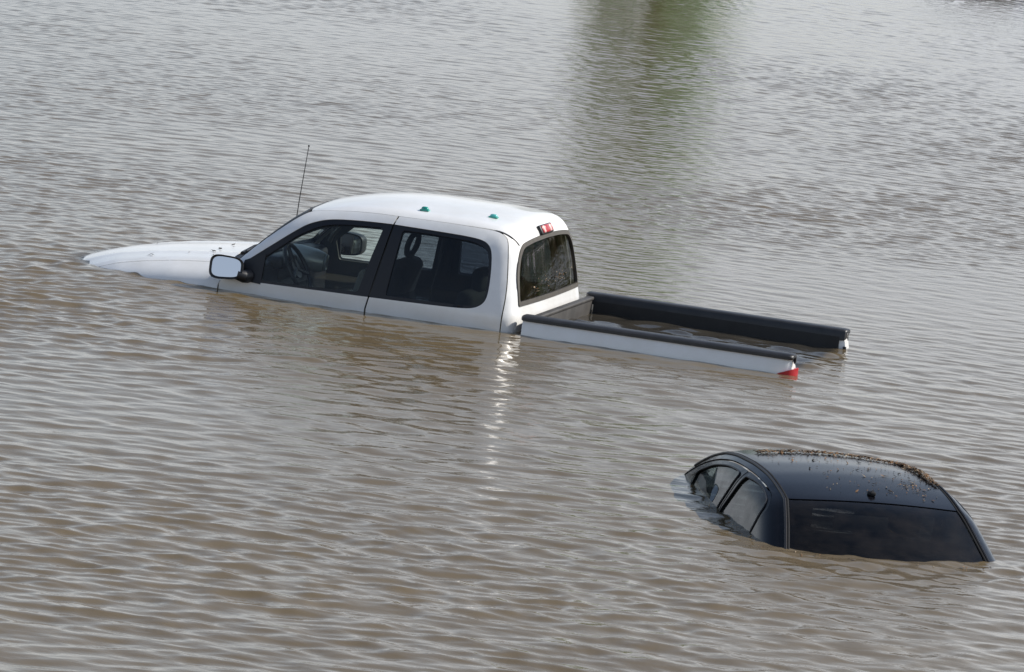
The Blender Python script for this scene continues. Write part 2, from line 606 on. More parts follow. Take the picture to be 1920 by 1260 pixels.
def build_water():
    def rows():
        s, out = 22.0, []
        while s < 95.0:
            out.append(s)
            ds = 0.020 if s < 40 else (0.026 if s < 54 else 0.026 + (s - 54) * 0.0028)
            s += ds
        return np.array(out)
    S = rows()
    T = np.arange(-10.5, 10.51, 0.036)
    SS, TT = np.meshgrid(S, T, indexing='ij')
    X = CAM[0] + SS * wave_fwd[0] + TT * wave_rt[0]
    Y = CAM[1] + SS * wave_fwd[1] + TT * wave_rt[1]
    dx, dy, dz = wave_field(X, Y)
    e = sstep(22, 22.6, SS) * (1 - sstep(86, 94.5, SS)) * sstep(-10.4, -9.6, TT) * (1 - sstep(9.6, 10.4, TT))
    # short waves drop out of the mesh where its rows are coarser; the material's ripples stand in for them
    X2, Y2, Z2 = X + dx * e, Y + dy * e, dz * e
    nr, nc = X.shape
    co = np.stack([X2, Y2, Z2], -1).reshape(-1, 3)
    i = np.arange(nr * nc).reshape(nr, nc)
    q = np.stack([i[:-1, :-1], i[:-1, 1:], i[1:, 1:], i[1:, :-1]], -1).reshape(-1, 4)
    # the flat sheet out to the horizon
    far = 6000.0
    s0, s1, t0, t1 = S[0], S[-1], T[0], T[-1]
    cs = [(-far, -far), (far, -far), (far, far), (-far, far)]       # (s,t)
    base = len(co)
    ext = np.array([[CAM[0] + a * wave_fwd[0] + b * wave_rt[0], CAM[1] + a * wave_fwd[1] + b * wave_rt[1], 0.0] for a, b in cs])
    inn = [i[0, 0], i[-1, 0], i[-1, -1], i[0, -1]]
    co = np.vstack([co, ext])
    q2 = []
    for k in range(4):
        k2 = (k + 1) % 4
        q2.append((base + k, base + k2, inn[k2], inn[k]))
    q = np.vstack([q, np.array(q2)])
    # orientation up
    a, b, c = co[q[:, 0]], co[q[:, 1]], co[q[:, 2]]
    nz = np.cross(b - a, c - a)[:, 2]
    q[nz < 0] = q[nz < 0][:, ::-1]
    me = bpy.data.meshes.new('water')
    me.vertices.add(len(co))
    me.vertices.foreach_set('co', co.astype(np.float32).ravel())
    me.loops.add(len(q) * 4)
    me.loops.foreach_set('vertex_index', q.astype(np.int32).ravel())
    me.polygons.add(len(q))
    me.polygons.foreach_set('loop_start', (np.arange(len(q)) * 4).astype(np.int32))
    me.polygons.foreach_set('loop_total', np.full(len(q), 4, np.int32))
    me.update(calc_edges=True)
    smooth_all(me)
    # how thin the water is above the drowned bonnet (clear where it is only a film)
    X3, Y3, Z3 = co[:, 0], co[:, 1], co[:, 2]
    clear = np.zeros(len(co), np.float32)
    sel = (X3 > 2.0) & (X3 < 3.9) & (np.abs(Y3) < 1.0)
    if sel.any():
        pts = np.stack([X3[sel], Y3[sel], np.full(sel.sum(), -1.0)], 1)
        top = solve(F_hood, pts, np.tile(np.array([0, 0, 1.0]), (len(pts), 1)), 0.0, 2.0, 30)
        depth = Z3[sel] - top[:, 2]
        inside = F_hood(np.stack([X3[sel], Y3[sel], np.full(sel.sum(), -0.6)], 1)) < 0
        clear[sel] = np.where(inside, np.exp(-np.maximum(depth, 0) / 0.040), 0)
    at = me.attributes.new('film', 'FLOAT', 'POINT')
    at.data.foreach_set('value', clear)
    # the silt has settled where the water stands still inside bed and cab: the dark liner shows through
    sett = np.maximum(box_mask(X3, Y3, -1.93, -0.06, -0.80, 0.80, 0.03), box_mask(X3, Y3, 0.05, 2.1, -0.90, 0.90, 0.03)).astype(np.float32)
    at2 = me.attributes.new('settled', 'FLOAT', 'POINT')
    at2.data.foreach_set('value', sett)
    m, n, l, b = new_mat('muddy_water')
    out = n['Material Output']
    tcn = n.new('ShaderNodeTexCoord')
    # silt clouds
    nz1 = n.new('ShaderNodeTexNoise')
    nz1.inputs['Scale'].default_value = 0.35
    nz1.inputs['Detail'].default_value = 4
    l.new(tcn.outputs['Object'], nz1.inputs['Vector'])
    rp = n.new('ShaderNodeValToRGB')
    rp.color_ramp.elements[0].position = 0.3
    rp.color_ramp.elements[0].color = (0.124, 0.093, 0.052, 1)
    rp.color_ramp.elements[1].position = 0.7
    rp.color_ramp.elements[1].color = (0.148, 0.113, 0.066, 1)
    l.new(nz1.outputs['Fac'], rp.inputs['Fac'])
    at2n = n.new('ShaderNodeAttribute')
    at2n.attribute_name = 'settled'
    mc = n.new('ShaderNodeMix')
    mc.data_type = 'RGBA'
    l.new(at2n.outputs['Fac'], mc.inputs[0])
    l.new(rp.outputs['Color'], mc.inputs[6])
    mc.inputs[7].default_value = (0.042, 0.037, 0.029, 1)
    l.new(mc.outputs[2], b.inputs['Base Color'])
    b.inputs['Roughness'].default_value = 0.015
    b.inputs['IOR'].default_value = 1.333
    # ripples
    rot = math.atan2(wave_rt[1], wave_rt[0])

    def ripple(scale, stretch, ang, detail):
        mpn = n.new('ShaderNodeMapping')
        mpn.inputs['Rotation'].default_value = (0, 0, -(rot + ang))
        mpn.inputs['Scale'].default_value = (scale / stretch, scale, scale)
        x = n.new('ShaderNodeTexNoise')
        x.inputs['Scale'].default_value = 1.0
        x.inputs['Detail'].default_value = detail
        x.inputs['Roughness'].default_value = 0.55
        x.inputs['Distortion'].default_value = 0.3
        l.new(tcn.outputs['Object'], mpn.inputs['Vector'])
        l.new(mpn.outputs['Vector'], x.inputs['Vector'])
        return x.outputs['Fac']
    r1 = ripple(17.0, 2.2, math.radians(3), 4)
    r2 = ripple(24.0, 2.2, math.radians(-16), 2)
    bp1 = n.new('ShaderNodeBump')
    bp1.inputs['Strength'].default_value = 1.0
    bp1.inputs['Distance'].default_value = 0.0022
    l.new(r1, bp1.inputs['Height'])
    bp2 = n.new('ShaderNodeBump')
    bp2.inputs['Strength'].default_value = 1.0
    bp2.inputs['Distance'].default_value = 0.0005
    l.new(r2, bp2.inputs['Height'])
    l.new(bp1.outputs['Normal'], bp2.inputs['Normal'])
    l.new(bp2.outputs['Normal'], b.inputs['Normal'])
    # film of water over the bonnet
    atn = n.new('ShaderNodeAttribute')
    atn.attribute_name = 'film'
    tr = n.new('ShaderNodeBsdfTransparent')
    tr.inputs['Color'].default_value = (0.86, 0.78, 0.66, 1)
    gl = n.new('ShaderNodeBsdfGlossy')
    gl.inputs['Roughness'].default_value = 0.05
    l.new(bp2.outputs['Normal'], gl.inputs['Normal'])
    fr = n.new('ShaderNodeFresnel')
    fr.inputs['IOR'].default_value = 1.333
    l.new(bp2.outputs['Normal'], fr.inputs['Normal'])
    film = n.new('ShaderNodeMixShader')
    l.new(fr.outputs[0], film.inputs['Fac'])
    l.new(tr.outputs[0], film.inputs[1])
    l.new(gl.outputs[0], film.inputs[2])
    ms = n.new('ShaderNodeMixShader')
    l.new(atn.outputs['Fac'], ms.inputs['Fac'])
    l.new(b.outputs[0], ms.inputs[1])
    l.new(film.outputs[0], ms.inputs[2])
    l.new(ms.outputs[0], out.inputs['Surface'])
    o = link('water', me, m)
    o['kind'] = 'structure'
    return o


# ------------------------------------------------------------------ truck body surfaces (x forward, y left, z above the flood)
def F_cab(P):
    x, y, z = P[:, 0], P[:, 1], P[:, 2]
    ay = np.abs(y)
    zz = np.maximum(0, z - 0.1)
    zl = np.minimum(0, z - 0.1)
    Y = 0.945 - 0.27 * zz - 0.14 * zz * zz + 0.04 * zl - 0.012 * np.maximum(0, x - 1.3) ** 2 - 0.04 * np.maximum(0, 0.35 - x) ** 2
    gs = ay - Y
    zr = 0.758 - 0.045 * (y / 0.7) ** 2 - 0.105 * np.maximum(0, (x - 0.95) / 0.75) ** 2.2 - 0.045 * np.maximum(0, (0.6 - x) / 0.5) ** 2
    gr = z - zr
    gb = -(x - (0.010 + 0.185 * np.maximum(z - 0.12, -0.05) + 0.02 * (y / 0.8) ** 2))
    gw = (x - (1.70 + (0.635 - z) * 1.02 + 0.06 * (1 - (y / 0.80) ** 2))) * 0.72
    f = smax(gs, gr, 0.13)
    f = smax(f, gb, 0.14)
    return smax(f, gw, 0.06)


HX = [1.8, 2.1, 2.3, 2.65, 2.93, 3.20, 3.34, 3.46, 3.62, 3.75]
HZ = [0.25, 0.238, 0.216, 0.180, 0.146, 0.100, 0.062, 0.022, -0.045, -0.30]
_hx = np.linspace(1.8, 3.72, 97)
_hz = np.interp(_hx, HX, HZ)
for _ in range(4):
    _hz[1:-1] = 0.25 * _hz[:-2] + 0.5 * _hz[1:-1] + 0.25 * _hz[2:]


def F_hood(P):
    x, y, z = P[:, 0], P[:, 1], P[:, 2]
    xe = x + 0.30 * (y / 0.8) ** 2 * np.clip((x - 2.6) / 0.8, 0, 1)
    gt = (z - (np.interp(xe, _hx, _hz) - 0.030 * (y / 0.75) ** 2 - 0.070 * sstep(0.66, 0.94, np.abs(y)) + 0.008 * np.exp(-((np.abs(y) - 0.42) / 0.05) ** 2))) * 0.97
    Y = 0.945 - 0.11 * np.maximum(0, (x - 2.3) / 1.2) ** 2 + 0.03 * np.minimum(0, z)
    gs = np.abs(y) - Y
    gf = x - 3.70
    gb = 1.9 - x
    return np.maximum(smax(smax(gt, gs, 0.13), gf, 0.1), gb)


def side_pts(F, xz, sgn=1):
    xz = np.array(xz, float)
    O = np.stack([xz[:, 0], np.zeros(len(xz)), xz[:, 1]], 1)
    return solve(F, O, np.tile([0, float(sgn), 0], (len(O), 1)))


SY0, SZ0 = 0.10, -0.55      # axis the truck's side panels are unrolled about


def side_ray(sgn):
    def f(uv):
        a = uv[:, 1] / 0.95
        O = np.stack([uv[:, 0], np.full(len(uv), SY0 * sgn), np.full(len(uv), SZ0)], 1)
        D = np.stack([np.zeros(len(uv)), np.cos(a) * sgn, np.sin(a)], 1)
        return O, D
    return f


def side_uv(F, xz, sgn=1):
    p = side_pts(F, xz, sgn)
    a = np.arctan2(p[:, 2] - SZ0, p[:, 1] * sgn - SY0)
    return np.stack([p[:, 0], a * 0.95], 1)


def dense(pts, step=0.03):
    out = []
    for a, b in zip(pts[:-1], pts[1:]):
        a, b = np.array(a, float), np.array(b, float)
        k = max(1, int(np.linalg.norm(b - a) / step))
        out += [tuple(a + (b - a) * j / k) for j in range(k)]
    return out + [tuple(pts[-1])]


def chaikin(pts, n=2):
    for _ in range(n):
        q = [pts[0]]
        for a, b in zip(pts[:-1], pts[1:]):
            a, b = np.array(a, float), np.array(b, float)
            q += [tuple(0.75 * a + 0.25 * b), tuple(0.25 * a + 0.75 * b)]
        pts = q + [pts[-1]]
    return pts


G = 0.006
TOP_F = chaikin([(1.009 + G, 0.676), (1.199, 0.674), (1.367, 0.663), (1.587, 0.637), (1.667, 0.620), (1.735, 0.575), (1.822, 0.500), (1.956, 0.386), (2.043, 0.300)])
TOP_R = chaikin([(0.126, -0.45), (0.126, 0.012), (0.121, 0.205), (0.131, 0.334), (0.161, 0.506), (0.180, 0.591), (0.203, 0.636), (0.261, 0.668), (0.40, 0.676), (0.68, 0.679), (0.85, 0.678), (1.009 - G, 0.676)])
HOLE_TOP_F = chaikin([(1.024 + G, 0.622), (1.174, 0.619), (1.33, 0.611), (1.45, 0.600), (1.523, 0.587), (1.586, 0.567), (1.651, 0.538), (1.709, 0.497), (1.803, 0.422), (1.891, 0.350), (2.030, 0.238)])
HOLE_BOT_F = [(2.02, 0.093), (1.733, 0.098), (1.456, 0.103), (1.097 + G, 0.108)]
HOLE_R = chaikin([(1.097 - G, 0.108), (0.67, 0.116), (0.42, 0.124), (0.325, 0.138), (0.272, 0.172), (0.250, 0.215), (0.246, 0.289), (0.255, 0.405), (0.274, 0.515), (0.300, 0.570), (0.352, 0.601), (0.45, 0.613), (0.668, 0.618), (0.838, 0.620), (1.024 - G, 0.622)])
GLASS_F = smooth_loop([(1.925, 0.262), (1.692, 0.461), (1.560, 0.536), (1.47, 0.562), (1.342, 0.578), (1.090, 0.590), (1.139, 0.367), (1.184, 0.132), (1.541, 0.122), (1.900, 0.116)], [0.02, 0.05, 0.05, 0.05, 0.05, 0.03, 0.05, 0.02, 0.02, 0.02])
GLASS_R = smooth_loop([(0.949, 0.592), (0.773, 0.594), (0.42, 0.584), (0.305, 0.545), (0.271, 0.388), (0.262, 0.17), (0.40, 0.146), (0.98, 0.136)], [0.02, 0.05, 0.10, 0.06, 0.05, 0.06, 0.05, 0.02])


def build_truck():
    T = thing('pickup_truck', 'white four-door pickup truck flooded up to its window line', 'truck', (0, 0, 0))
    F = F_cab
    for sg in (1, -1):
        sr = side_ray(sg)
        U = lambda xz: side_uv(F, dense(xz), sg)
        # front door
        body = TOP_F + [(2.10, 0.235), (2.175, 0.14), (2.195, 0.087), (2.210, 0.05), (2.215, -0.45), (1.115 + G, -0.45), (1.115 + G, 0.026)] + HOLE_BOT_F[::-1] + HOLE_TOP_F[::-1]
        d = patch('front_door', F, sr, U(body + [body[0]])[:-1], step=0.03, mats='white', parent=T)
        fr = HOLE_TOP_F + [(2.05, 0.16)] + HOLE_BOT_F
        patch('window_frame', F, sr, U(fr + [fr[0]])[:-1], [U(GLASS_F + [GLASS_F[0]])[:-1]], step=0.03, off=-0.004, thick=0.03, mats='trim', parent=d)
        patch('window_glass', F, sr, U(GLASS_F + [GLASS_F[0]])[:-1], step=0.04, off=-0.014, thick=0.005, mats='glass_front', parent=d)
        # rear door
        body = TOP_R + HOLE_R[::-1] + [(1.115 - G, 0.026), (1.115 - G, -0.45)]
        d = patch('rear_door', F, sr, U(body + [body[0]])[:-1], step=0.03, mats='white', parent=T)
        patch('window_frame', F, sr, U(HOLE_R + [HOLE_R[0]])[:-1], [U(GLASS_R + [GLASS_R[0]])[:-1]], step=0.03, off=-0.004, thick=0.03, mats='trim', parent=d)
        patch('window_glass', F, sr, U(GLASS_R + [GLASS_R[0]])[:-1], step=0.04, off=-0.014, thick=0.005, mats='glass_tint', parent=d)
        # cabin lining behind the doors
        lin = [(0.13, -0.4), (0.13, 0.30), (0.20, 0.60), (0.30, 0.655), (0.8, 0.662), (1.2, 0.655), (1.55, 0.622), (1.72, 0.55), (2.03, 0.28), (2.16, 0.08), (2.16, -0.4)]
        g1 = [(x, z) for x, z in GLASS_F]
        g2 = [(x, z) for x, z in GLASS_R]
        patch('cabin_lining', F, sr, U(lin + [lin[0]])[:-1], [U(g1 + [g1[0]])[:-1], U(g2 + [g2[0]])[:-1]], step=0.05, off=-0.036, thick=0.012, mats='plastic', parent=T)

    # roof panel (unrolled about a cross-car axis)
    XA, ZA = 0.9, 0.0

    def roof_ray(uv):
        a = uv[:, 0] / 0.72
        O = np.stack([np.full(len(uv), XA), uv[:, 1], np.full(len(uv), ZA)], 1)
        return O, np.stack([np.cos(a), np.zeros(len(uv)), np.sin(a)], 1)
    def rear_ray(uv):
        a = uv[:, 0] / 0.75
        O = np.stack([np.full(len(uv), 0.62), np.zeros(len(uv)), uv[:, 1]], 1)
        return O, np.stack([-np.cos(a), np.sin(a), np.zeros(len(uv))], 1)

    def rear_uv(p):
        return np.stack([np.arctan2(p[:, 1], -(p[:, 0] - 0.62)) * 0.75, p[:, 2]], 1)

    def rear_wall(yz):
        yz = np.array(yz, float)
        O = np.stack([np.full(len(yz), 0.62), yz[:, 0], yz[:, 1]], 1)
        return solve(F, O, np.tile([-1.0, 0, 0], (len(O), 1)))

    def corner_seam(dz=0.0):
        # from the door-top seam round the cab corner, dropping to the rear window's upper corner
        p1 = rear_uv(side_pts(F, [(0.30, 0.676)], 1))[0]
        p2 = rear_uv(rear_wall([(0.655, 0.590)]))[0]
        t = np.linspace(0, 1, 14)
        uv = np.stack([p1[0] + (p2[0] - p1[0]) * t, p1[1] + dz + (p2[1] - p1[1]) * t ** 2.2], 1)
        return uv, solve(F, *rear_ray(uv))
    seam = chaikin([(1.667, 0.622), (1.587, 0.639), (1.367, 0.6655), (1.199, 0.6765), (1.009, 0.6785), (0.68, 0.6815), (0.40, 0.680), (0.33, 0.678)])
    near = np.vstack([side_pts(F, dense(seam), 1), corner_seam()[1]])
    ln = np.stack([np.arctan2(near[:, 2] - ZA, near[:, 0] - XA) * 0.72, near[:, 1]], 1)
    rear_a, front_a = ln[-1, 0], ln[0, 0]
    ys = np.linspace(ln[-1, 1], -ln[-1, 1], 30)[1:-1]
    mid_r = np.stack([rear_a - 0.014 * (1 - (ys / ln[-1, 1]) ** 2), ys], 1)
    fl = ln[::-1] * np.array([1, -1])
    yf = np.linspace(-ln[0, 1], ln[0, 1], 30)[1:-1]
    mid_f = np.stack([front_a - 0.035 * (1 - (yf / ln[0, 1]) ** 2), yf], 1)
    roof_loop = np.vstack([ln, mid_r, fl, mid_f])
    roof = patch('roof', F, roof_ray, roof_loop, step=0.03, mats='white', parent=T)
    patch('headliner', F, roof_ray, roof_loop * np.array([1, 0.97]), step=0.06, off=-0.040, thick=0.01, mats='headliner', parent=T)
    # dark channel showing at the roof seams
    for sg in (1, -1):
        p = corner_seam(-0.004)[1] * np.array([1, sg, 1])
        N = grad(F, p)
        MB().tube([Vector(q) for q in (p - N * 0.0075)], 0.0065, 6).build('roof_gutter', 'gap', roof)

    # back of the cab
    gap_line = [(x - 0.008, z) for x, z in chaikin([(0.126, -0.45), (0.126, 0.012), (0.121, 0.205), (0.131, 0.334), (0.161, 0.506), (0.180, 0.591), (0.203, 0.636), (0.245, 0.662)])]
    gl = rear_uv(side_pts(F, dense(gap_line), 1))
    sl = corner_seam(0.012)[0]
    win = smooth_loop([(0.775, 0.205), (-0.775, 0.205), (-0.745, 0.42), (-0.632, 0.565), (-0.35, 0.588), (0, 0.596), (0.35, 0.588), (0.632, 0.565), (0.745, 0.42)], [0.03, 0.03, 0.2, 0.11, 0.1, 0.1, 0.1, 0.11, 0.2])
    win = [tuple(p) for p in resample(win, 0.03)]
    seal = smooth_loop([(0.800, 0.175), (-0.800, 0.175), (-0.775, 0.42), (-0.650, 0.592), (-0.35, 0.616), (0, 0.625), (0.35, 0.616), (0.650, 0.592), (0.775, 0.42)], [0.03, 0.03, 0.2, 0.11, 0.1, 0.1, 0.1, 0.11, 0.2])
    seal = [tuple(p) for p in resample(seal, 0.03)]
    cut = [(y * 0.985, z - 0.006 if z > 0.3 else z + 0.01) for y, z in seal]
    w_uv, s_uv, c_uv = (rear_uv(rear_wall(q)) for q in (win, seal, cut))
    # panel: up the near shut line, along the roof seam, across under the window top, mirrored
    topmid = [(y, 0.605) for y in np.linspace(0.60, -0.60, 24)]
    tm = rear_uv(rear_wall([(y, 0.628 + 0.014 * (1 - (y / .6) ** 2)) for y, _ in topmid]))
    loop = np.vstack([gl, sl, tm, sl[::-1] * np.array([-1, 1]), gl[::-1] * np.array([-1, 1])])
    wl = np.array(c_uv)
    rear = patch('cab_back_panel', F, rear_ray, loop, [wl], step=0.03, off=-0.004, mats='white', parent=T)
    rw = patch('rear_window', F, rear_ray, w_uv, step=0.04, off=-0.010, thick=0.005, mats='glass_rear', parent=T)
    patch('window_seal', F, rear_ray, s_uv, [w_uv], step=0.03, off=0.004, thick=0.03, mats='seal', parent=rw)

    # third brake light above the rear window
    def hdr(y, z):
        return rear_wall([(y, z)])[0]
    c = hdr(0.03, 0.652)
    n = grad(F, np.array([c]))[0]
    n = Vector(n)
    u = Vector((0, 1, 0))
    u = (u - n * u.dot(n)).normalized()
    v = n.cross(u)
    R3 = Matrix((u, v, n)).transposed()

    def onhdr(dy, h, w, hh, proud, mat, name, par, r=0.012):
        b = MB().rbox(Vector(c) + u * dy + n * proud, Vector((w, hh, h)), r, mat=R3)
        return b.build(name, mat, par)
    bl = onhdr(0, 0.018, 0.150, 0.036, 0.004, 'trim', 'brake_light', T)
    onhdr(0.0, 0.016, 0.055, 0.030, 0.014, 'red', 'red_lens', bl)
    for s in (-1, 1):
        onhdr(s * 0.078, 0.016, 0.022, 0.029, 0.014, 'clear_lens', 'clear_lens', bl)
        onhdr(s * 0.114, 0.016, 0.013, 0.029, 0.014, 'red', 'red_lens', bl)

    # windshield
    def ws_ray(uv):
        O = np.stack([np.full(len(uv), 1.2), uv[:, 0], uv[:, 1]], 1)
        return O, np.tile([1.0, 0, 0], (len(uv), 1))
    edge = side_pts(F, dense(chaikin([(1.68, 0.608), (1.735, 0.565), (1.822, 0.490), (1.956, 0.376), (2.05, 0.285), (2.10, 0.225)])), 1)
    e = np.stack([edge[:, 1] - 0.012, edge[:, 2]], 1)
    topc = [(y, e[0, 1] + 0.035 * (1 - (y / e[0, 0]) ** 2)) for y in np.linspace(-e[0, 0], e[0, 0], 25)[1:-1]]
    botc = [(y, e[-1, 1] - 0.01) for y in np.linspace(e[-1, 0], -e[-1, 0], 25)[1:-1]]
    wsl = np.vstack([e, botc, e[::-1] * np.array([-1, 1]), topc])
    cen = np.array([0, 0.42])
    wsi = cen + (wsl - cen) * np.array([0.962, 0.90])
    ws = patch('windshield', F, ws_ray, wsi, step=0.05, off=-0.008, thick=0.005, mats='glass_front', parent=T)
    patch('windshield_trim', F, ws_ray, wsl, [wsi], step=0.04, off=0.004, thick=0.03, mats='trim', parent=ws)
    # cowl and wipers
    cowl = MB()
    prof = [(-0.84, 0.165), (-0.5, 0.203), (0, 0.222), (0.5, 0.203), (0.84, 0.165)]
    vs, fs = [], []
    for (y, z) in prof:
        b = 0.05 * (1 - (y / 0.84) ** 2)
        for xx, dz in ((2.02 + b, -0.10), (2.02 + b, 0.012), (2.20 + b, 0.004), (2.20 + b, -0.12)):
            vs.append((xx, y, z + dz))
    for i in range(len(prof) - 1):
        for k in range(4):
            k2 = (k + 1) % 4
            fs.append((i * 4 + k, i * 4 + k2, (i + 1) * 4 + k2, (i + 1) * 4 + k))
    fs += [(0, 1, 2, 3), (16, 19, 18, 17)]
    cowl.add(vs, fs)
    cw = cowl.build('cowl', 'trim', T, angle=30)
    for y0, y1 in ((0.55, -0.02), (-0.10, -0.66)):
        p0 = Vector((2.185, y0, 0.235)); p1 = Vector((2.195, y1, 0.262))
        MB().tube([p0, p0 * .5 + p1 * .5 + Vector((0, 0, 0.014)), p1], [0.014, 0.010, 0.006], 8).tube([p0 + Vector((-0.03, 0, 0.02)), p1 + Vector((-0.03, 0, 0.02))], 0.007, 6).build('wiper', 'trim', T)
    # hood and front wings
    H = F_hood

    def top_ray(uv):
        O = np.stack([uv[:, 0], uv[:, 1], np.full(len(uv), -0.9)], 1)
        return O, np.tile([0, 0, 1.0], (len(uv), 1))
    yy = np.linspace(0.735, -0.735, 25)
    hood = [(2.205 + 0.06 * (1 - (y / 0.735) ** 2), y) for y in yy] + [(x, -0.735 + 0.02 * max(0, x - 2.8)) for x in np.arange(2.25, 3.5, 0.05)] + \
           [(3.50 + 0.10 * (1 - (y / 0.72) ** 2), y) for y in yy[::-1] * 0.97] + [(x, 0.735 - 0.02 * max(0, x - 2.8)) for x in np.arange(3.45, 2.22, -0.05)]
    patch('hood', H, top_ray, np.array(hood), step=0.035, mats='white', parent=T)
    for sg in (1, -1):
        def fr_ray(uv, sg=sg):
            a = uv[:, 1] / 0.7
            O = np.stack([uv[:, 0], np.full(len(uv), 0.35 * sg), np.full(len(uv), -0.55)], 1)
            return O, np.stack([np.zeros(len(uv)), np.cos(a) * sg, np.sin(a)], 1)
        inn = []
        for x in np.arange(2.06, 3.50, 0.04):
            yq = 0.742 - 0.02 * max(0, x - 2.8)
            zq = solve(H, np.array([[x, yq * sg, -0.9]]), np.array([[0, 0, 1.0]]))[0][2]
            inn.append((x, math.atan2(zq + 0.55, yq - 0.35) * 0.7))
        a_lo = math.atan2(-0.45 + 0.55, 0.58) * 0.7
        a_md = math.atan2(0.055 + 0.55, 0.60) * 0.7
        a_up = math.atan2(0.14 + 0.55, 0.56) * 0.7
        lp = inn + [(3.56, a_lo + 0.25), (3.56, a_lo), (2.222, a_lo), (2.219, a_md), (2.19, a_up), (2.12, a_up + 0.05)]
        patch('front_wing', H, fr_ray, np.array(lp), step=0.035, mats='white', parent=T)
    # inner dark structure below the bonnet gaps
    MB().box((2.2, -0.80, -0.5), (3.3, 0.80, -0.02)).build('engine_bay', 'gap', T)

    # ---- load bed
    for sg in (1, -1):
        tag = lambda pr: [(y * sg, z) for y, z in (pr if sg > 0 else pr)]
        outer = [(0.925, 0.108), (0.940, 0.085), (0.950, 0.0), (0.952, -0.12), (0.945, -0.45), (0.915, -0.45), (0.915, 0.108)]
        xs = [(-0.035, None)] + [(x, None) for x in np.linspace(-0.06, -1.88, 30)] + [(-1.945, lambda y, z: (y - 0.010 * sg * (abs(y) > 0.92), z)), (-1.972 , lambda y, z: (y - 0.028 * sg * (abs(y) > 0.92), z))]
        side = MB().sweep_profile(tag(outer), xs).build('bed_side', 'white', T)
        cap = [(0.940, 0.101), (0.950, 0.108), (0.949, 0.124), (0.936, 0.136), (0.905, 0.141), (0.840, 0.141), (0.812, 0.136), (0.800, 0.122), (0.797, 0.060), (0.812, 0.060), (0.82, 0.112), (0.91, 0.112)]
        cy, cz = 0.875, 0.118

        def shrink(k):
            return lambda y, z: (sg * (cy + (abs(y) - cy) * k), cz + (z - cz) * k)
        xs = [(-0.022, shrink(0.75)), (-0.032, shrink(0.95)), (-0.045, None)] + [(x, None) for x in np.linspace(-0.1, -1.90, 25)] + [(-1.945, None), (-1.968, shrink(0.93)), (-1.978, shrink(0.72))]
        MB().sweep_profile(tag(cap), xs).build('rail_cap', 'rail', side)
        lin = [(0.798, 0.085), (0.790, -0.02), (0.780, -0.40), (0.80, -0.40), (0.812, 0.085)]
        lb = MB().sweep_profile(tag(lin), [(-0.09, None)] + [(x, None) for x in np.linspace(-0.15, -1.90, 18)] + [(-1.93, None)])
        lb.build('bed_liner_side', 'liner_shaded', side)
        # white end post facing backwards
        vs = []
        for z, x, yo, yi in ((0.094, -1.955, 0.915, 0.815), (0.05, -1.972, 0.925, 0.806), (-0.05, -1.992, 0.932, 0.800), (-0.45, -1.995, 0.930, 0.800)):
            vs += [(x, sg * yo, z), (x, sg * yi, z), (x + 0.05, sg * yi, z), (x + 0.05, sg * yo, z)]
        fs = [(0, 1, 2, 3), (12, 15, 14, 13)]
        for i in range(3):
            for k in range(4):
                k2 = (k + 1) % 4
                fs.append((i * 4 + k, (i + 1) * 4 + k, (i + 1) * 4 + k2, i * 4 + k2))
        MB().add(vs, fs).build('end_post', 'white', side)
        # tail light wrapped round the corner, its lens top sloping down forwards
        pl = [(-1.815, 0.957), (-1.90, 0.958), (-1.955, 0.950), (-1.99, 0.925), (-2.004, 0.88), (-2.003, 0.835), (-1.96, 0.830), (-1.90, 0.90), (-1.82, 0.93)]
        tops = [t_ - (0.0 if sg > 0 else 0.055) for t_ in (-0.035, 0.008, 0.030, 0.042, 0.045, 0.044, 0.038, 0.015, -0.03)]
        nP = len(pl)
        vs = [(x, sg * y, t) for (x, y), t in zip(pl, tops)] + [(x, sg * y, -0.38) for (x, y) in pl]
        fs = [tuple(range(nP)), tuple(range(2 * nP - 1, nP - 1, -1))] + [(k, k + nP, (k + 1) % nP + nP, (k + 1) % nP) for k in range(nP)]
        MB().add(vs, fs).build('tail_light', 'red', T)
        # tailgate latch striker
        MB().box((-1.99, min(sg * .80, sg * .785), -0.03), (-1.965, max(sg * .80, sg * .785), 0.02), 0.004).build('latch', 'trim', side)
    # bulkhead
    bh = MB()
    bh.box((-0.082, -0.80, -0.42), (-0.050, 0.80, 0.098), 0.012)
    bo = bh.build('bed_bulkhead', 'liner', T)
    MB().box((-0.092, -0.80, 0.090), (-0.036, 0.80, 0.118), 0.013).build('bulkhead_rail', 'liner', bo)
    MB().box((-1.95, -0.79, -0.45), (-0.05, 0.79, -0.41)).build('bed_floor', 'liner_shaded', T)
    # cab-to-bed gap filler (lower cab back)
    # ---- mirrors
    def mirror(center, right, up, hw, hh, name, arm):
        c, u, v = Vector(center), Vector(right).normalized(), Vector(up).normalized()
        n = u.cross(v).normalized()
        R = Matrix((u, v, n)).transposed()
        # D-shaped housing: superellipse shell
        def outline(k, s):
            pts = []
            for i in range(40):
                a = 2 * math.pi * i / 40
                ca, sa = math.cos(a), math.sin(a)
                e_ = 0.55
                x = math.copysign(abs(ca) ** e_, ca) * hw * k
                y = math.copysign(abs(sa) ** e_, sa) * hh * k
                y *= 1 - 0.10 * x / hw
                pts.append((x, y))
            return pts
        vs, fs = [], []
        lay = [(0.90, 0.010), (0.985, 0.018), (1.0, 0.006), (1.0, -0.03), (0.93, -0.075), (0.72, -0.105), (0.30, -0.118)]
        inner = [(0.90, 0.010)]
        for k, d in lay:
            vs += [c + R @ Vector((x, y, d)) for x, y in outline(k, 1)]
        for i in range(len(lay) - 1):
            for k in range(40):
                k2 = (k + 1) % 40
                fs.append((i * 40 + k, (i + 1) * 40 + k, (i + 1) * 40 + k2, i * 40 + k2))
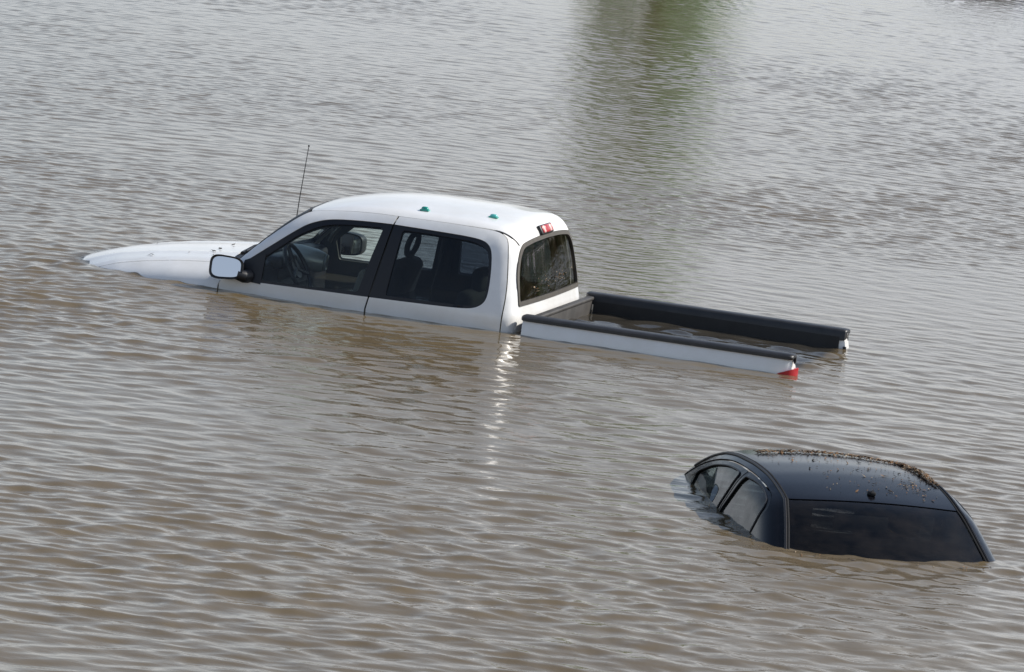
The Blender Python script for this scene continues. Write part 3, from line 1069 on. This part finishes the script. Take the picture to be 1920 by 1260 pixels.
        fs.append(tuple((len(lay) - 1) * 40 + k for k in range(40))[::-1])
        fs.append(tuple(range(40)))
        mo = MB().add(vs, fs).build('door_mirror', 'trim', T, angle=60)
        gv = [c + R @ Vector((x, y, 0.0125)) for x, y in outline(0.845, 1)] + [c + R @ Vector((x, y, 0.006)) for x, y in outline(0.845, 1)]
        MB().add(gv, [tuple(range(40)), tuple(range(79, 39, -1))] + [(k, k + 40, (k + 1) % 40 + 40, (k + 1) % 40) for k in range(40)]).build('mirror_glass', 'chrome', mo, angle=30)
        MB().tube(arm, [0.05, 0.045, 0.035], 10).build('mirror_arm', 'trim', mo)
    # near one pushed forward so that its glass faces outwards, far one folded in against the window
    mirror((2.135, 1.03, 0.183), (-0.97, -0.25, 0.0), (0.04, -0.20, 0.98), 0.121, 0.083, 'a', [(2.00, 0.93, 0.13), (2.02, 0.99, 0.13), (2.06, 1.01, 0.14)])
    mirror((1.86, -1.01, 0.215), (-1.0, 0.12, 0.02), (0.0, 0.04, 1.0), 0.105, 0.085, 'b', [(2.00, -0.91, 0.15), (1.98, -0.98, 0.16), (1.93, -1.03, 0.18)])
    # black sail plates at the mirror feet
    for sg in (1, -1):
        q = side_pts(F, [(2.045, 0.235), (2.075, 0.10), (1.90, 0.085), (1.90, 0.30)], sg)
        N = grad(F, q)
        vs = [tuple(p) for p in q + N * 0.004] + [tuple(p) for p in q - N * 0.02]
        MB().add(vs, [(0, 1, 2, 3), (7, 6, 5, 4), (0, 4, 5, 1), (1, 5, 6, 2), (2, 6, 7, 3), (3, 7, 4, 0)]).build('mirror_sail', 'trim', T)

    # ---- roof marker lights
    def on_roof(x, y):
        return solve(F, np.array([[x, y, 0.1]]), np.array([[0, 0, 1.0]]))[0]
    for (x, y, tall) in ((0.86, 0.58, 1.0), (0.39, 0.45, 0.85)):
        p = Vector(on_roof(x, y))
        b = MB().rbox(p + Vector((0, 0, 0.004)), Vector((0.034, 0.024, 0.006)), 0.005)
        bo = b.build('marker_light', 'teal', T)
        dome = []
        vs, fs = [], []
        for i in range(6):
            a = math.pi / 2 * i / 5
            for k in range(16):
                t = 2 * math.pi * k / 16
                vs.append(p + Vector((0.030 * math.cos(a) ** 0.6 * math.cos(t), 0.021 * math.cos(a) ** 0.6 * math.sin(t), 0.006 + 0.024 * tall * math.sin(a))))
        for i in range(5):
            for k in range(16):
                k2 = (k + 1) % 16
                fs.append((i * 16 + k, i * 16 + k2, (i + 1) * 16 + k2, (i + 1) * 16 + k))
        MB().add(vs, fs).build('lens_dome', 'teal' if tall == 1.0 else 'teal_light', bo)
    # whip aerial on the far wing
    ab = Vector((2.22, -0.72, 0.15))
    at = Vector((2.165, -0.70, 0.930))
    ae = MB().tube([ab, ab.lerp(at, 0.5) + Vector((0.004, 0, 0)), at], [0.0040, 0.0036, 0.0028], 8).build('aerial', 'antenna', T)
    MB().tube([ab - Vector((0, 0, 0.03)), ab + Vector((0, 0, 0.03))], [0.02, 0.012], 10).build('aerial_base', 'antenna', ae)
    MB().rbox(at, Vector((0.007, 0.007, 0.007)), 0.006, 5).build('aerial_tip', 'antenna', ae)

    # ---- cabin
    def seat(x, y, w, hr_ring):
        lean = Matrix.Rotation(math.radians(-14), 3, 'Y')
        s = MB().rbox((x, y, 0.0), Vector((0.07, w, 0.26)), 0.06, mat=lean).build('seat', 'cloth', T)
        hx = x - 0.08
        hc = Vector((hx, y, 0.36))
        if hr_ring:
            MB().torus(hc, (0, 1, 0), (-0.2, 0, 1), 0.125, 0.085, 0.022).build('headrest', 'cloth', s)
        else:
            MB().rbox(hc, Vector((0.045, 0.12, 0.085)), 0.04, mat=lean).build('headrest', 'cloth', s)
        for dy in (-0.05, 0.05):
            MB().tube([(hx + 0.01, y + dy, 0.2), (hx, y + dy, 0.32)], 0.007, 6).build('headrest_post', 'chrome', s)
    seat(1.28, 0.38, 0.25, True)
    seat(1.28, -0.38, 0.25, True)
    bench = MB().rbox((0.50, 0, 0.0), Vector((0.07, 0.72, 0.22)), 0.06, mat=Matrix.Rotation(math.radians(-12), 3, 'Y')).build('rear_bench', 'cloth', T)
    for y in (-0.42, 0.0, 0.42):
        MB().rbox((0.44, y, 0.28), Vector((0.045, 0.115, 0.085)), 0.04).build('headrest', 'cloth', bench)
    # dashboard
    dsh = MB()
    dsh.rbox((2.06, 0, 0.07), Vector((0.12, 0.78, 0.15)), 0.06)
    do = dsh.build('dashboard', 'trim', T)
    MB().rbox((1.95, 0.38, 0.20), Vector((0.08, 0.19, 0.05)), 0.045).build('instrument_hood', 'trim', do)
    # silver centre pod with round vent at its end
    a, b = Vector((1.99, 0.02, 0.205)), Vector((1.745, -0.02, 0.180))
    pod = MB().tube([a, a.lerp(b, .25), a.lerp(b, .75), b], [0.085, 0.092, 0.086, 0.070], 24).build('console_pod', 'silver', do)
    d = (b - a).normalized()
    uu = d.orthogonal().normalized()
    MB().torus(b + d * 0.012, uu, d.cross(uu), 0.050, 0.050, 0.014).build('vent_ring', 'silver', pod)
    MB().tube([b, b + d * 0.014], [0.042, 0.036], 20).build('vent', 'trim', pod)
    # steering wheel
    wc = Vector((1.815, 0.38, 0.165))
    ax = Vector((-0.86, 0, 0.5)).normalized()
    u = Vector((0, 1, 0))
    v = ax.cross(u)
    w = MB().torus(wc, u, v, 0.185, 0.185, 0.016, 40, 8).build('steering_wheel', 'trim', T)
    hub = MB().tube([wc - ax * 0.05, wc - ax * 0.005], [0.06, 0.075], 18)
    hub.build('wheel_hub', 'trim', w)
    for ang in (20, 160, 270):
        dd = u * math.cos(math.radians(ang)) + v * math.sin(math.radians(ang))
        MB().tube([wc - ax * 0.02, wc + dd * 0.18], [0.022, 0.014], 8).build('wheel_spoke', 'trim', w)
    MB().tube([wc - ax * 0.04, wc - ax * 0.20], 0.04, 12).build('steering_column', 'plastic', w)
    # sun visor, grab handle and centre pillars
    for sg in (1, -1):
        MB().rbox((1.60, sg * 0.40, 0.585), Vector((0.09, 0.20, 0.014)), 0.012, mat=Matrix.Rotation(math.radians(18), 3, 'Y')).build('sun_visor', 'headliner', T)
        MB().tube([(1.96, sg * 0.80, 0.24), (1.93, sg * 0.765, 0.30), (1.85, sg * 0.755, 0.40), (1.80, sg * 0.775, 0.43)], 0.016, 8).build('grab_handle', 'plastic', T)
        q = side_pts(F, [(1.095, 0.10), (1.06, 0.35), (1.02, 0.62)], sg)
        MB().tube([Vector((p[0], p[1] - sg * 0.065, p[2])) for p in q], [0.055, 0.045, 0.04], 10).build('centre_pillar', 'plastic', T)
        # belt
        MB().tube([(1.06, sg * 0.80, 0.45), (1.10, sg * 0.74, 0.18), (1.13, sg * 0.72, 0.0)], 0.012, 6).build('seat_belt', 'cloth', T)
    MB().rbox((1.84, 0.0, 0.545), Vector((0.015, 0.12, 0.035)), 0.014).build('rear_view_mirror', 'trim', T)
    return T


F_S = None
ZX = [-1.2, -0.9, -0.55, -0.30, -0.10, 0.05, 0.20, 0.42, 0.64, 0.83, 1.12, 1.46, 1.70, 1.9, 2.1, 2.3, 2.6, 3.4]
ZZ = [-0.20, -0.19, -0.185, -0.155, -0.05, 0.035, 0.120, 0.238, 0.288, 0.312, 0.322, 0.308, 0.278, 0.235, 0.175, 0.105, -0.03, -0.20]
_zx = np.linspace(-1.2, 3.4, 231)
_zz = np.interp(_zx, ZX, ZZ)
for _ in range(14):
    _zz[1:-1] = 0.25 * _zz[:-2] + 0.5 * _zz[1:-1] + 0.25 * _zz[2:]


def F_sedan(P):
    x, y, z = P[:, 0], P[:, 1], P[:, 2]
    w = 0.69 - 0.0417 * np.maximum(0, x - 0.8) ** 2 - 0.05 * np.maximum(0, 0.2 - x) ** 2
    gs = (np.abs(y) - (w - 0.36 * np.maximum(z, -0.05) - 0.10 * np.maximum(z - 0.1, 0) ** 2)) * 0.93
    q = 1 - (y / 0.6) ** 2
    xe = x + 0.09 * q * (1 - sstep(0.2, 0.8, x)) - 0.16 * q * sstep(1.3, 1.8, x)
    gt = (z - (np.interp(xe, _zx, _zz) - 0.026 * (y / 0.5) ** 2)) * 0.9
    return smax(gs, gt, 0.10)


def build_sedan(label, paint, loc, rot, group=None):
    T = thing('sedan', label, 'car', loc, rot, group)
    F = F_sedan
    Y0, Z0 = 0.05, -0.45

    def top_ray(uv):
        O = np.stack([uv[:, 0], uv[:, 1], np.full(len(uv), -0.5)], 1)
        return O, np.tile([0, 0, 1.0], (len(uv), 1))

    def top_z(x, y):
        return solve(F, np.array([[x, y, -0.5]]), np.array([[0, 0, 1.0]]))[0][2]
    gx = [-0.45, -0.2, 0.0, 0.2, 0.43, 0.8, 1.2, 1.5, 1.75, 2.0, 2.3]
    gy = [0.668, 0.628, 0.590, 0.548, 0.505, 0.500, 0.500, 0.498, 0.498, 0.520, 0.56]
    gut = lambda x: float(np.interp(x, gx, gy))

    def band(x0, x1, e=0.0, n=24, bow0=0.0, bow1=0.0):
        xs = np.linspace(x0, x1, n)
        left = [(x, gut(x) - e) for x in xs]
        yy = np.linspace(gut(x1) - e, -(gut(x1) - e), 20)
        end = [(x1 + bow1 * (1 - (y / gut(x1)) ** 2), y) for y in yy[1:-1]]
        right = [(x, -(gut(x) - e)) for x in xs[::-1]]
        yy = np.linspace(-(gut(x0) - e), gut(x0) - e, 20)
        st = [(x0 + bow0 * (1 - (y / gut(x0)) ** 2), y) for y in yy[1:-1]]
        return np.array(left + end + right + st)
    roof = patch('roof', F, top_ray, band(0.43, 1.70, 0.006, bow0=-0.06, bow1=0.10), step=0.03, mats=paint, parent=T)
    rg = patch('rear_window', F, top_ray, band(-0.42, 0.420, 0.010, bow0=-0.08, bow1=-0.06), step=0.03, off=-0.004, thick=0.005, mats='sedan_rear_glass', parent=T)
    patch('window_border', F, top_ray, band(-0.42, 0.424, 0.004, bow0=-0.08, bow1=-0.06), [band(-0.40, 0.395, 0.035, bow0=-0.08, bow1=-0.06)], step=0.03, off=-0.010, thick=0.006, mats='trim', parent=rg)
    patch('windshield', F, top_ray, band(1.715, 2.30, 0.010, bow0=0.10, bow1=0.16), step=0.04, off=-0.004, thick=0.005, mats='sedan_side_glass', parent=T)
    patch('headliner', F, top_ray, band(0.40, 1.72, 0.02, bow0=-0.06, bow1=0.10), step=0.06, off=-0.03, thick=0.01, mats='headliner', parent=T)
    for sg in (1, -1):
        for e, nm, mat, r in ((0.0, 'roof_gutter', 'gap', 0.0075), (-0.016, 'roof_moulding', 'trim', 0.008)):
            pts = []
            for x in np.linspace(-0.40, 2.2, 70):
                y = gut(x) - e
                z = top_z(x, sg * y)
                pts.append(Vector((x, sg * y, z + (0.003 if nm == 'roof_moulding' else -0.002))))
            MB().tube(pts, r, 6).build(nm, mat, roof)

        def s_ray(uv, sg=sg):
            a = uv[:, 1] / 0.72
            O = np.stack([uv[:, 0], np.full(len(uv), Y0 * sg), np.full(len(uv), Z0)], 1)
            return O, np.stack([np.zeros(len(uv)), np.cos(a) * sg, np.sin(a)], 1)

        def uv_of(p):
            return np.stack([p[:, 0], np.arctan2(p[:, 2] - Z0, p[:, 1] * sg - Y0) * 0.72], 1)
        U = lambda xz: uv_of(side_pts(F, dense(xz), sg))
        shut = chaikin([(2.36, -0.01), (2.24, 0.045), (2.064, 0.112), (1.88, 0.168), (1.699, 0.212), (1.47, 0.248), (1.25, 0.262), (1.044, 0.264), (0.87, 0.260), (0.698, 0.246), (0.56, 0.224), (0.484, 0.200), (0.42, 0.160), (0.412, 0.130), (0.445, 0.0), (0.46, -0.34)])
        gutter = [(x, gut(x) + 0.004) for x in np.linspace(-0.42, 2.28, 70)]
        gu = uv_of(np.array([[x, sg * y, top_z(x, sg * y)] for x, y in gutter]))
        su = U(shut)
        lo = U([(0.46, -0.34), (-0.40, -0.30)])
        loop = np.vstack([gu, su, lo])
        patch('body_side', F, s_ray, loop, step=0.03, mats=paint, parent=T)
        fd = [(x, z - 0.007) for x, z in shut if x > 1.06]
        fdoor = fd + [(1.065, 0.250), (1.175, 0.03), (1.20, -0.34), (2.30, -0.34)]
        w1 = smooth_loop([(2.03, 0.048), (1.97, 0.090), (1.70, 0.176), (1.42, 0.222), (1.20, 0.233), (1.122, 0.225), (1.215, 0.02), (1.22, -0.06), (1.99, -0.06)], [0.02, 0.05, 0.1, 0.1, 0.06, 0.03, 0.02, 0.02, 0.02])
        f_ = patch('front_door', F, s_ray, U(fdoor + [fdoor[0]])[:-1], [U(w1 + [w1[0]])[:-1]], step=0.03, off=-0.005, mats=paint, parent=T)
        patch('window_glass', F, s_ray, U(w1 + [w1[0]])[:-1], step=0.04, off=-0.010, thick=0.005, mats='sedan_side_glass', parent=f_)
        rd = [(x, z - 0.005) if x > 0.6 else (x + 0.008, z) for x, z in shut if x <= 1.045]
        rdoor = rd + [(1.19, -0.34), (1.158, 0.03), (1.048, 0.255)]
        w2 = smooth_loop([(1.000, 0.232), (0.80, 0.238), (0.64, 0.222), (0.505, 0.186), (0.462, 0.145), (0.478, -0.06), (1.155, -0.06), (1.128, 0.02)], [0.02, 0.08, 0.08, 0.06, 0.03, 0.02, 0.02, 0.02])
        r_ = patch('rear_door', F, s_ray, U(rdoor + [rdoor[0]])[:-1], [U(w2 + [w2[0]])[:-1]], step=0.03, off=-0.005, mats=paint, parent=T)
        patch('window_glass', F, s_ray, U(w2 + [w2[0]])[:-1], step=0.04, off=-0.010, thick=0.005, mats='sedan_side_glass', parent=r_)
        for w, par in ((w1, f_), (w2, r_)):
            p = side_pts(F, dense(w + [w[0]], 0.02), sg)
            N = grad(F, p)
            MB().tube([Vector(q) for q in (p - N * 0.002)], 0.0055, 6).build('window_seal', 'trim', par)
        # mirror triangle
        tri = smooth_loop([(2.165, 0.008), (2.045, 0.060), (1.995, 0.06), (2.01, -0.05), (2.15, -0.05)], 0.012)
        patch('quarter_glass', F, s_ray, U(tri + [tri[0]])[:-1], step=0.03, off=0.001, thick=0.006, mats='sedan_side_glass', parent=f_)
        lin = [(0.35, -0.3), (0.40, 0.20), (0.6, 0.24), (1.1, 0.262), (1.6, 0.225), (2.0, 0.12), (2.2, 0.0), (2.2, -0.3)]
        patch('cabin_lining', F, s_ray, U(lin + [lin[0]])[:-1], [U(w1 + [w1[0]])[:-1], U(w2 + [w2[0]])[:-1]], step=0.05, off=-0.03, thick=0.01, mats='gap', parent=T)
    # trunk lid and hood under the flood
    yy = np.linspace(0.6, -0.6, 12)
    patch('trunk_lid', F, top_ray, np.array([(-0.44 - 0.08 * (1 - (y / .6) ** 2), y) for y in yy] + [(-1.15, y) for y in yy[::-1]]), step=0.06, mats=paint, parent=T)
    # aerial foot on the roof, plate behind the glass imitating a pale reflection, seats
    p = Vector((0.475, 0.0, top_z(0.475, 0.0)))
    ab = MB().rbox(p + Vector((0, 0, 0.010)), Vector((0.028, 0.020, 0.012)), 0.010).build('aerial_foot', 'gap', T)
    MB().tube([p + Vector((-0.005, 0, 0.018)), p + Vector((-0.02, 0, 0.026))], [0.011, 0.008], 10).build('aerial_socket', 'trim', ab)
    MB().rbox((0.30, 0.10, 0.125), Vector((0.012, 0.16, 0.045)), 0.01).build('brake_light', 'silver', rg)  # silver plate added to show as the paler reflected rectangle in the glass
    for y in (-0.33, 0.33):
        s = MB().rbox((1.15, y, -0.1), Vector((0.06, 0.2, 0.2)), 0.05).build('seat', 'plastic', T)
        MB().rbox((1.08, y, 0.13), Vector((0.04, 0.10, 0.06)), 0.035).build('headrest', 'plastic', s)
    MB().rbox((0.35, 0, -0.12), Vector((0.06, 0.52, 0.16)), 0.05).build('rear_bench', 'plastic', T)
    MB().box((-0.3, -0.5, -0.2), (0.35, 0.5, -0.09), 0.03).build('parcel_shelf', 'plastic', T)
    return T


water = build_water()
truck = build_truck()
rotz = math.atan2(SED_F[1], SED_F[0])
sedan = build_sedan('dark sedan with tinted glass, drowned up to its windows, leaves on its roof', 'black_paint', (SED_O[0], SED_O[1], 0.0), rotz)


# a second drowned car stands beyond the upper right corner; only its mirror image reaches the picture
bc = CAM[:2] + 84.3 * np.array([0.1665, -0.9860])
build_sedan('dark blue car standing in the flood, only its reflection showing at the top right corner', 'blue_paint', (bc[0], bc[1], 0.0), rotz + 0.9)


# ------------------------------------------------------------------ leaf litter and specks
def leaf_mesh(name, pts, normals, sizes, mats, label, cat, mi):
    vs, fs, idx = [], [], []
    for p, n, s, m in zip(pts, normals, sizes, mi):
        n = Vector(n).normalized()
        n = (n + Vector((random.uniform(-.6, .6), random.uniform(-.6, .6), random.uniform(-.2, .4)))).normalized()
        u = n.orthogonal().normalized()
        u = (Matrix.Rotation(random.uniform(0, 6.28), 3, n) @ u)
        w = n.cross(u)
        a, b = s * random.choice([0.6, 0.8, 1.0, 1.2, 2.0]), s * random.choice([0.12, 0.25, 0.4, 0.55, 0.7])
        k = len(vs)
        p = Vector(p)
        c = random.uniform(0.1, 0.35) * s
        vs += [p - u * a, p - w * b + n * c * .4, p + u * a + n * c, p + w * b + n * c * .3, p + n * 0.002 - u * a * .1 + n * c * .7]
        fs += [(k, k + 1, k + 4), (k + 1, k + 2, k + 4), (k + 2, k + 3, k + 4), (k + 3, k, k + 4)]
        idx += [m] * 4
    o = from_py(name, vs, fs, mats, None, False, idx=idx)
    o['label'] = label
    o['category'] = cat
    o['kind'] = 'stuff'
    return o


def sedan_top(xs, ys):
    O = np.stack([xs, ys, np.full(len(xs), -0.5)], 1)
    P = solve(F_sedan, O, np.tile([0, 0, 1.0], (len(O), 1)))
    return P, grad(F_sedan, P)


n1a, n1b, n2 = 1000, 1000, 110
n1 = n1a + n1b
tb = rng.uniform(0, 1, n1b)
xa = np.concatenate([0.80 + 0.85 * rng.beta(1.3, 1.3, n1a), 1.50 + 0.06 * (1 - (2 * tb - 1) ** 2) + rng.normal(0, 0.025, n1b), rng.uniform(0.46, 1.1, n2)])
ya = np.concatenate([-0.497 + np.abs(rng.normal(0, 0.020, n1a)), -0.47 + 0.87 * tb, rng.uniform(-0.46, 0.25, n2)])
xa = np.concatenate([xa, rng.normal(0.72, 0.10, 60), rng.uniform(1.1, 1.5, 60)])
ya = np.concatenate([ya, rng.normal(-0.30, 0.06, 60), rng.uniform(-0.5, 0.40, 60)])
keep = (np.arange(len(xa)) < n1) | (xa > 0.47)
xa, ya = xa[keep], np.clip(ya[keep], -0.50, 0.45)
# drift along the front edge of the roof
P, N = sedan_top(xa, ya)
lift = np.zeros(len(xa))
lift[:n1] = rng.uniform(0, 0.020, n1) * (0.4 + 0.6 * np.exp(-((xa[:n1] - 1.15) / 0.3) ** 2))
P = P + N * (0.004 + lift)[:, None]
R2 = np.array([[SED_F[0], SED_L[0]], [SED_F[1], SED_L[1]]])
PW = P.copy(); PW[:, :2] = P[:, :2] @ R2.T + SED_O
NW = N.copy(); NW[:, :2] = N[:, :2] @ R2.T
sz = np.where(np.arange(len(xa)) < n1, rng.uniform(0.003, 0.014, len(xa)), rng.uniform(0.003, 0.012, len(xa)))
leaf_mesh('leaf_litter', PW, NW, sz, ['leaf_a', 'leaf_b', 'leaf_c'], 'brown leaf litter and twigs caught on the roof of the dark sedan', 'leaf litter', rng.choice([0, 1, 2], len(xa), p=[0.36, 0.2, 0.44]))

xh = np.array([2.42, 2.46, 2.50, 2.44, 2.40, 2.47, 2.83, 2.86, 2.60, 3.05, 2.36])
yh = np.array([0.05, 0.22, 0.30, 0.42, 0.55, -0.1, 0.62, 0.58, 0.5, -0.1, 0.6])
O = np.stack([xh, yh, np.full(len(xh), -0.9)], 1)
P = solve(F_hood, O, np.tile([0, 0, 1.0], (len(O), 1)))
leaf_mesh('hood_specks', P + [0, 0, 0.005], grad(F_hood, P), rng.uniform(0.008, 0.022, len(xh)), ['leaf_c'], 'dark leaf scraps lying on the white truck hood', 'leaf scraps', [0] * len(xh))

# scraps and scum drifting against the sedan
fx = np.concatenate([rng.uniform(-0.15, 1.9, 34), rng.uniform(-0.22, 0.05, 26)])
fy = np.concatenate([0.71 - 0.0417 * np.maximum(0, fx[:34] - 0.8) ** 2 + np.abs(rng.normal(0, 0.035, 34)), rng.uniform(-0.62, 0.62, 26)])
fx[34:] = -0.17 - 0.06 * (1 - (fy[34:] / 0.6) ** 2) - np.abs(rng.normal(0, 0.04, 26)) + 0.10 * (fy[34:] / 0.6) ** 2
wx, wy = SED_O[0] + fx * SED_F[0] + fy * SED_L[0], SED_O[1] + fx * SED_F[1] + fy * SED_L[1]
ddx, ddy, ddz = wave_field(wx, wy)
leaf_mesh('floating_scraps', np.stack([wx + ddx, wy + ddy, ddz + 0.003], 1), np.tile([0, 0, 1.0], (len(wx), 1)), rng.uniform(0.004, 0.011, len(wx)), ['leaf_b', 'leaf_c', 'leaf_a'], 'small leaf scraps drifting along the waterline of the dark sedan', 'leaf scraps', rng.choice([0, 1, 2], len(wx)))

# dried specks on the truck's rear window
yw = rng.normal(-0.15, 0.33, 60)
zw = 0.29 + rng.normal(0, 0.020, 60) - 0.02 * yw
ok = (np.abs(yw) < 0.72) & (zw > 0.22)
O = np.stack([np.full(ok.sum(), 0.62), yw[ok], zw[ok]], 1)
P = solve(F_cab, O, np.tile([-1.0, 0, 0], (len(O), 1)))
N = grad(F_cab, P)
leaf_mesh('window_specks', P + N * 0.0, N, rng.uniform(0.003, 0.010, len(P)), ['leaf_a', 'leaf_b'], 'brown leaf specks stuck to the truck rear window', 'leaf specks', rng.choice([0, 1], len(P)))


# ------------------------------------------------------------------ far bank, tree (both seen only mirrored in the flood)
def ground_dir(px_d, dist):
    d = np.array(px_d)
    d = d / np.linalg.norm(d)
    return CAM[:2] + d * dist


def build_tree(name, label, dist, dirxy, height, width, seed):
    r = random.Random(seed)
    c = ground_dir(dirxy, dist)
    T = thing(name, label, 'tree', (c[0], c[1], 0.3))
    tr = MB()
    tr.tube([(0, 0, -1.2), (0.05, 0.02, height * 0.25), (-0.05, 0.05, height * 0.55), (0.05, 0, height * 0.85)], [0.22, 0.17, 0.11, 0.03], 10)
    limbs = []
    for i in range(22):
        z = height * r.uniform(0.15, 0.8)
        a = r.uniform(0, 6.28)
        le = width * 0.5 * r.uniform(0.5, 0.95) * (1 - 0.5 * z / height)
        e = (le * math.cos(a), le * math.sin(a), z + le * 0.6)
        tr.tube([(0, 0, z), (e[0] * .5, e[1] * .5, z + le * .2), e], [0.06, 0.04, 0.015], 6)
        limbs.append(e)
    tr.build('trunk', 'bark', T)
    vs, fs = [], []
    cl = []
    for i in range(150):
        z = height * (0.06 + 0.94 * r.random() ** 0.9)
        prof = math.sin(math.pi * min(1, 0.15 + 0.85 * z / height)) ** 0.6
        rad = width * 0.5 * prof * r.uniform(0.35, 1.0)
        a = r.uniform(0, 6.28)
        cl.append((rad * math.cos(a), rad * math.sin(a), z, r.uniform(0.30, 0.55)))
    for (x, y, z, s) in cl:
        for k in range(70):
            d = Vector((r.gauss(0, 1), r.gauss(0, 1), r.gauss(0, 0.8)))
            p = Vector((x, y, z)) + d * s * 0.45
            u = Vector((r.gauss(0, 1), r.gauss(0, 1), r.gauss(0, 1))).normalized()
            w = u.orthogonal().normalized()
            q = len(vs)
            L_ = r.uniform(0.08, 0.17)
            vs += [p - u * L_, p + w * L_ * .5, p + u * L_, p - w * L_ * .5]
            fs.append((q, q + 1, q + 2, q + 3))
    from_py('crown', vs, fs, 'foliage', T, False)
    return T


build_tree('tree', 'green leafy tree on the far bank, mirrored in the water', 122.0, (0.2385, -0.9675), 9.3, 4.2, 3)

# bank: a low grassy shore rising out of the flood
bx, bs = [], []
S0 = np.array([116, 122, 140, 220, 600, 3000.0])
Z0 = np.array([-1.0, 0.25, 0.6, 0.9, 1.5, 3.0])
tt = np.linspace(-1, 1, 41)
vs, fs = [], []
for s, z in zip(S0, Z0):
    for t in tt:
        lat = t * (220 + s * 0.8)
        ss = s + 2.5 * math.sin(lat * 0.11) + 1.5 * math.sin(lat * 0.31 + 1)
        vs.append((CAM[0] + ss * wave_fwd[0] + lat * wave_rt[0], CAM[1] + ss * wave_fwd[1] + lat * wave_rt[1], z))
nT = len(tt)
for i in range(len(S0) - 1):
    for k in range(nT - 1):
        fs.append((i * nT + k, i * nT + k + 1, (i + 1) * nT + k + 1, (i + 1) * nT + k))
gb_ = from_py('bank_ground', vs, fs, 'grass')
gb_['kind'] = 'structure'


# a wood along the right-hand shore, out of frame, mirrored in the truck's rear window
def build_wood():
    r = random.Random(11)
    vs, fs = [], []
    for i in range(150):
        ang = math.radians(r.uniform(17, 60))
        dist = r.uniform(118, 165)
        d = math.cos(ang) * wave_fwd + math.sin(ang) * wave_rt
        cx, cy = CAM[0] + d[0] * dist, CAM[1] + d[1] * dist
        h = r.uniform(8, 15)
        w = r.uniform(2.2, 4.0)
        b = MB().tube([(cx, cy, -1), (cx, cy, h * .8)], [0.25, 0.06], 6)
        k = len(vs)
        vs += b.v
        fs += [tuple(q + k for q in f) for f in b.f]
        for j in range(600):
            z = h * (0.10 + 0.9 * r.random())
            pr = w * math.sin(math.pi * min(1, 0.12 + 0.88 * z / h)) ** 0.6 * math.sqrt(r.random())
            a = r.uniform(0, 6.28)
            p = Vector((cx + pr * math.cos(a), cy + pr * math.sin(a), z))
            u = Vector((r.gauss(0, 1), r.gauss(0, 1), r.gauss(0, 1))).normalized() * r.uniform(0.6, 1.1)
            v = u.orthogonal() * 0.6
            k = len(vs)
            vs += [p - u, p + v, p + u, p - v]
            fs.append((k, k + 1, k + 2, k + 3))
    o = from_py('far_wood', vs, fs, 'foliage', None, False)
    o['kind'] = 'stuff'
    o['label'] = 'dark green wood on the far shore mirrored in the truck rear window'
    o['category'] = 'wood'


build_wood()
